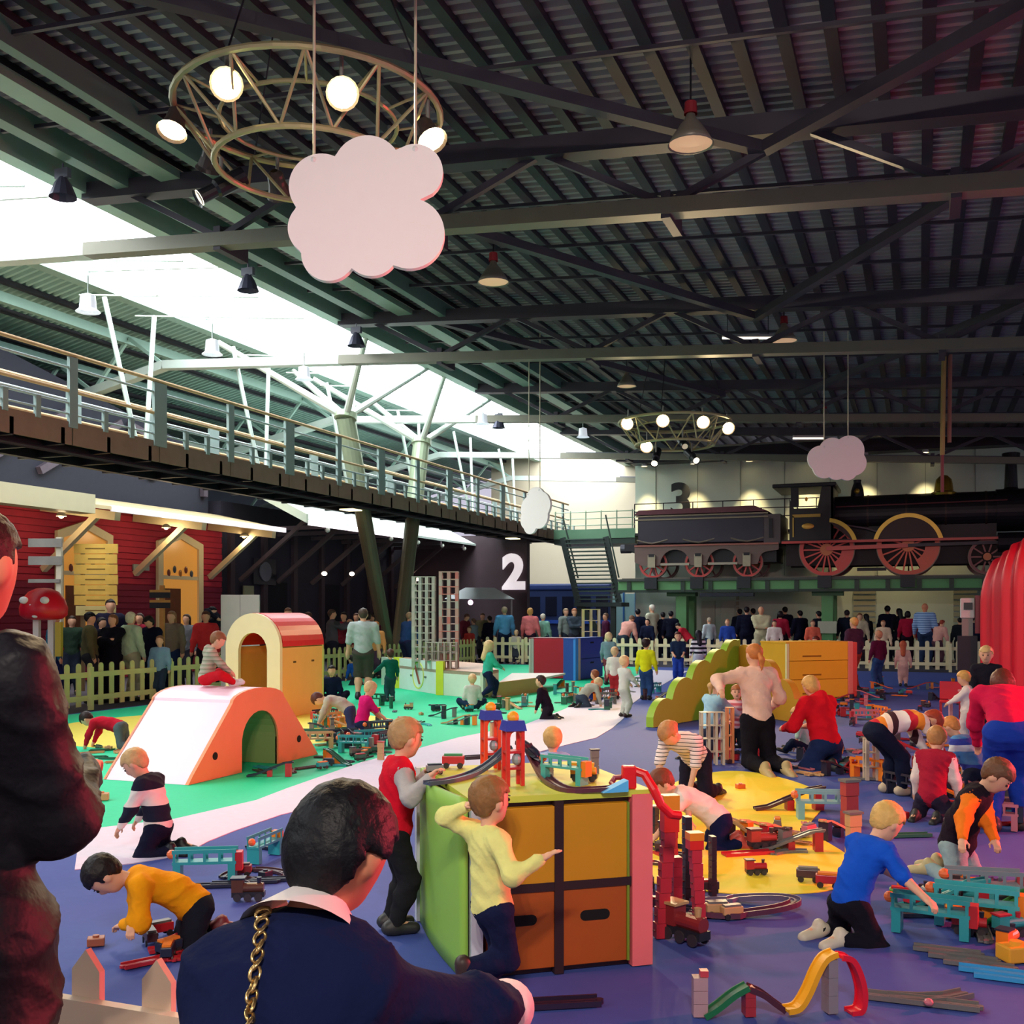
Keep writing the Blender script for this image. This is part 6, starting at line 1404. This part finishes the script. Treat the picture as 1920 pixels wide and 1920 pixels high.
coaster('arched_toy_track', [(1318,1902),(1345,1886),(1375,1864),(1402,1850)], 4.48, '#1c6a40', 'green toy ramp rising in the front toy track', .1, [(1405,1852)], '#a02a34')
coaster('arched_toy_track', [(1402,1850),(1428,1862),(1452,1880),(1470,1893)], 4.5, '#4a2230', 'dark red toy ramp falling to the yellow chute', .1)
R = empty('toy_post', F(1312,1903), TH, 'pale pink toy pillar at the start of the front toy track', 'toy')
for k in range(3): MB().box(-.03,.03,-.028,.028,k*.055,k*.055+.053).build('block', plas('#b08a90'), R)
MB().box(.0,.034,-.02,.02,.165,.19).build('cap', plas('#c0404a'), R)
# --- toys on the foreground cabinet (its top is at .84)
TZ = .841
def on_top(px, py): return F(px,py,TZ)
for k, (px, py, h) in enumerate(((920,1442,.27),(962,1472,.27))):
    R = empty('toy_signal_tower', on_top(px,py), TH+.35, 'red toy tower with blue roof and yellow ball on the cabinet, %s one' % ('rear left','front right')[k], 'toy')
    for x in (-.038,.038):
        for y in (-.03,.03): MB().box(x-.009,x+.009,y-.009,y+.009,0,h).build('leg', plas('#d8431e' if k == 0 else '#cc2a20'), R)
    for z in (.08,.16): MB().box(-.045,.045,-.037,.037,z,z+.012).build('platform', plas('#b8242a'), R)
    ring_xz(MB(),0,h-.03,.026,.038,-.035,-.025,0,PI,12).build('arch', plas('#d8431e'), R)
    MB().add([(-.055,-.05,h),(.055,-.05,h),(.055,.05,h),(-.055,.05,h),(-.045,-.04,h+.05),(.045,-.04,h+.05),(.045,.04,h+.05),(-.045,.04,h+.05)],[(3,2,1,0),(4,5,6,7),(0,1,5,4),(1,2,6,5),(2,3,7,6),(3,0,4,7)]).build('roof', plas('#2a3a9c'), R)
    MB().ball((0,0,h+.065),.03,12,8).build('finial_ball', plas('#f0a020'), R)
    MB().ball((.01,-.02,.13),(.025,.025,.03),8,6).build('figure', plas('#8a8f96'), R)
def path_top(name, pts, col, label):
    P3 = [F(px,py,z) for px,py,z in pts]; c = P3[0].copy(); R = empty(name, c, 0, label, 'toy'); q = [p-c for p in P3]; out = []
    for i in range(len(q)-1):
        p0,p1,p2,p3 = q[max(0,i-1)],q[i],q[i+1],q[min(len(q)-1,i+2)]
        for j in range(5): t = j/5; out.append(.5*((2*p1)+(p2-p0)*t+(2*p0-5*p1+4*p2-p3)*t*t+(3*p1-p0-3*p2+p3)*t**3))
    out.append(q[-1]); MB().sweep(out, chan(.032,.02)).build('track_bed', plas(col), R); return R
path_top('toy_track_run', [(800,1472,TZ),(845,1466,TZ),(890,1452,TZ+.01),(925,1430,TZ+.06),(955,1402,TZ+.13)], '#4a5262', 'slate toy track sweeping down to the left of the cabinet top')
path_top('toy_track_run', [(985,1398,TZ+.14),(1005,1430,TZ+.06),(1025,1462,TZ+.01),(1060,1483,TZ),(1110,1484,TZ),(1160,1480,TZ)], '#5a2c38', 'maroon toy track curving along the front of the cabinet top')
path_top('toy_track_run', [(975,1395,TZ+.14),(1000,1415,TZ+.1),(1015,1440,TZ+.03),(1030,1452,TZ)], '#262a3e', 'dark toy ramp running down behind the front tower')
path_top('toy_track_run', [(870,1424,TZ),(905,1422,TZ),(940,1421,TZ)], '#33343e', 'dark straight toy track at the back of the cabinet top')
put('toy_bridge', on_top(1058,1468), TH-.7, '#4aa89c', ORG, 'small teal toy bridge on the cabinet top', 'toy', None, .75)
put('toy_engine', on_top(1095,1465), TH-.2, '#f0941c', '#e8b030', 'orange toy engine on the cabinet top', 'toy', None, .95)
put('toy_riser', on_top(1115,1450), TH+.2, '#7a6a6a', '#3a3040', 'grey stacked riser at the back of the cabinet top', 'toy', None, .7)
put('toy_wagon', on_top(850,1440), TH, '#c02a34', '#3a8a5a', 'red toy wagon with green load by the hands of the red tee boy', 'toy', None, 1.1)
put('toy_wagon', on_top(815,1452), TH+.3, '#8a8a8a', NAVY, 'grey toy wagon held by the red tee boy', 'toy', None, .8)
R = empty('toy_wedge', on_top(1152,1484), TH+.3, 'sky blue wedge ramp at the front right of the cabinet top', 'toy')
MB().add([(-.07,-.03,0),(.06,-.03,0),(.06,.03,0),(-.07,.03,0),(.06,-.03,.055),(.06,.03,.055)],[(0,1,2,3),(0,3,5,4),(0,4,1),(3,2,5),(1,4,5,2)]).build('wedge', plas('#55b4ea'), R)
# red chute from the cabinet to the towers
R = empty('toy_chute', on_top(1180,1478), TH+.1, 'bright red toy chute curling from the cabinet top to the red tower', 'toy')
MB().box(-.035,.03,-.03,.03,0,.11).build('chute_head', plas('#e0141c'), R, bevel=.008)
MB().box(-.025,.02,-.02,.02,-.0,.03).build('chute_foot', plas('#e88a70'), R)
MB().tube([(.02,0,.085),(.07,-.02,.07),(.11,-.05,.0),(.14,-.06,-.07),(.19,-.05,-.12),(.24,-.03,-.13)],.022,10).build('chute', plas('#d8141c'), R)
MB().tube([(-.03,.03,.05),(-.06,.05,.045),(-.08,.04,.02),(-.075,.0,.012)],.014,8).build('hook', plas('#8a2a3c'), R)
# red ladder towers
def tower(px, py, h, col, capcol, label, w=.05, leanx=0.0, caps=.0, n=6):
    R = empty('toy_track_tower', F(px,py), TH+.2, label, 'toy'); k = h/n
    for i in range(n):
        x = leanx*(i/n); MB().box(-w/2+x,w/2+x,-.03,.03,i*k,i*k+k*.97).build('block', plas(col), R)
        MB().box(-w/2+x-.008,w/2+x+.008,-.012,.012,i*k+k*.4,i*k+k*.5).build('peg', plas('#6a1a24'), R)
    if caps: MB().box(-w/2+leanx-.01,w/2+leanx+.012,-.035,.035,h,h+caps*.55).build('head', plas('#e02418'), R); MB().box(-w/2+leanx-.012,w/2+leanx+.014,-.037,.037,h+caps*.55,h+caps).build('head_top', plas(capcol), R)
    return R
tower(1238,1757,.55,'#b82432','#f08a1c','tall leaning red track tower with orange head beside the cabinet',.06,.05,.19,7)
tower(1312,1742,.43,'#c42a3a','#f08a1c','red track tower with orange cap under the white tee boy hand',.055,-.03,.09,6)
tower(1268,1716,.33,'#a82030','#a82030','short red track tower between the two taller ones',.05)
tower(1288,1690,.5,'#2a1c26','#2a1c26','black track tower standing behind the red ones',.04,0,0,6)
tower(1336,1680,.36,'#3a2028','#3a2028','dark frame tower right of the red ones',.03,0,0,5)
# pale post frames around the kneeling woman
def frame_tower(name, p, rz, w, d, h, nx, levels, cols, label, cat='toy tower', t=.025, pt=.07):
    R = empty(name, p, rz, label, cat); lv = h/levels
    rr = random.Random(int(h*100)+nx)
    for j in range(levels):
        for i in range(nx):
            x = -w/2+w*i/(nx-1)
            for y in (-d/2,d/2): MB().box(x-t,x+t,y-t,y+t,j*lv,j*lv+lv*(1-pt)).build('upright', plas(rr.choice(cols)), R)
        MB().box(-w/2-t,w/2+t,-d/2-t,d/2+t,j*lv+lv*(1-pt),j*lv+lv).build('platform', plas(rr.choice(cols)), R)
    return R
frame_tower('toy_frame_tower', F(1335,1433), TH, .24, .1, .58, 4, 4, ['#c9b49a','#d8c4a8','#b89a84'], 'pale beige frame tower in front of the light blue girl', t=.013, pt=.05)
frame_tower('toy_frame_tower', F(1368,1430), TH, .06, .06, .62, 2, 4, ['#e08a5a','#d88a5a'], 'slim orange post tower left of the kneeling woman', t=.014)
frame_tower('toy_frame_tower', F(1633,1462), TH, .1, .08, .42, 2, 3, ['#d8c8b0','#c9b49a'], 'pale double post tower beside the bending striped child', t=.016)
# big towers on the white platform
pz = F(795,1299); frame_tower('block_tower', P(795,1240,22.6)-Vector((0,0,P(795,1240,22.6).z-.5)), TH, .42, .36, 1.92, 4, 13, ['#a9aa9a','#b8b6a4','#9aa094','#b0a898'], 'tall grey tower of stacked track pieces on the white platform', 'block tower', .034, .12)
frame_tower('block_tower', P(842,1240,22.4)-Vector((0,0,P(842,1240,22.4).z-.5)), TH, .34, .3, 2.02, 3, 13, ['#b88a7a','#c06a5c','#a9a494','#b89a8a'], 'tall reddish tower of stacked track pieces on the white platform', 'block tower', .034, .12)
frame_tower('block_tower', P(828,1250,22.0)-Vector((0,0,P(828,1250,22.0).z-.5)), TH, .62, .2, .55, 6, 3, ['#a9a090','#9a8a80','#b0a898'], 'wide low grey wall of stacked pieces before the twin towers', 'block tower', .02)
frame_tower('block_tower', W(*[(lambda q:(q.x,q.y))(P(1108,1200,33.9))][0]), TH, .5, .3, 1.75, 3, 5, ['#c9b878','#b8a078','#c0a890'], 'yellowish wooden tower behind the blue cabinet', 'block tower', .035)
# little red chair and white table near the drape
R = empty('play_table', F(1825,1345), TH, 'pale pink square play table before the red drape', 'table')
MB().box(-.32,.32,-.25,.25,.42,.46).build('table_top', plas('#e8a8a8'), R, bevel=.01)
for x in (-.28,.28):
    for y in (-.2,.2): MB().box(x-.025,x+.025,y-.025,y+.025,0,.42).build('leg', plas('#e09a9a'), R)
R = empty('play_chair', F(1782,1348), TH-.4, 'small red plastic chair beside the pale pink table', 'chair')
MB().box(-.16,.16,-.16,.16,.26,.29).build('seat', plas('#d0142c'), R, bevel=.01); MB().box(-.16,.16,.13,.16,.3,.58).build('backrest', plas('#d0142c'), R, bevel=.01)
for x in (-.14,.14):
    for y in (-.14,.14): MB().box(x-.018,x+.018,y-.018,y+.018,0,.26).build('leg', plas('#b01024'), R)
for R in _proto.values(): del R['_used']
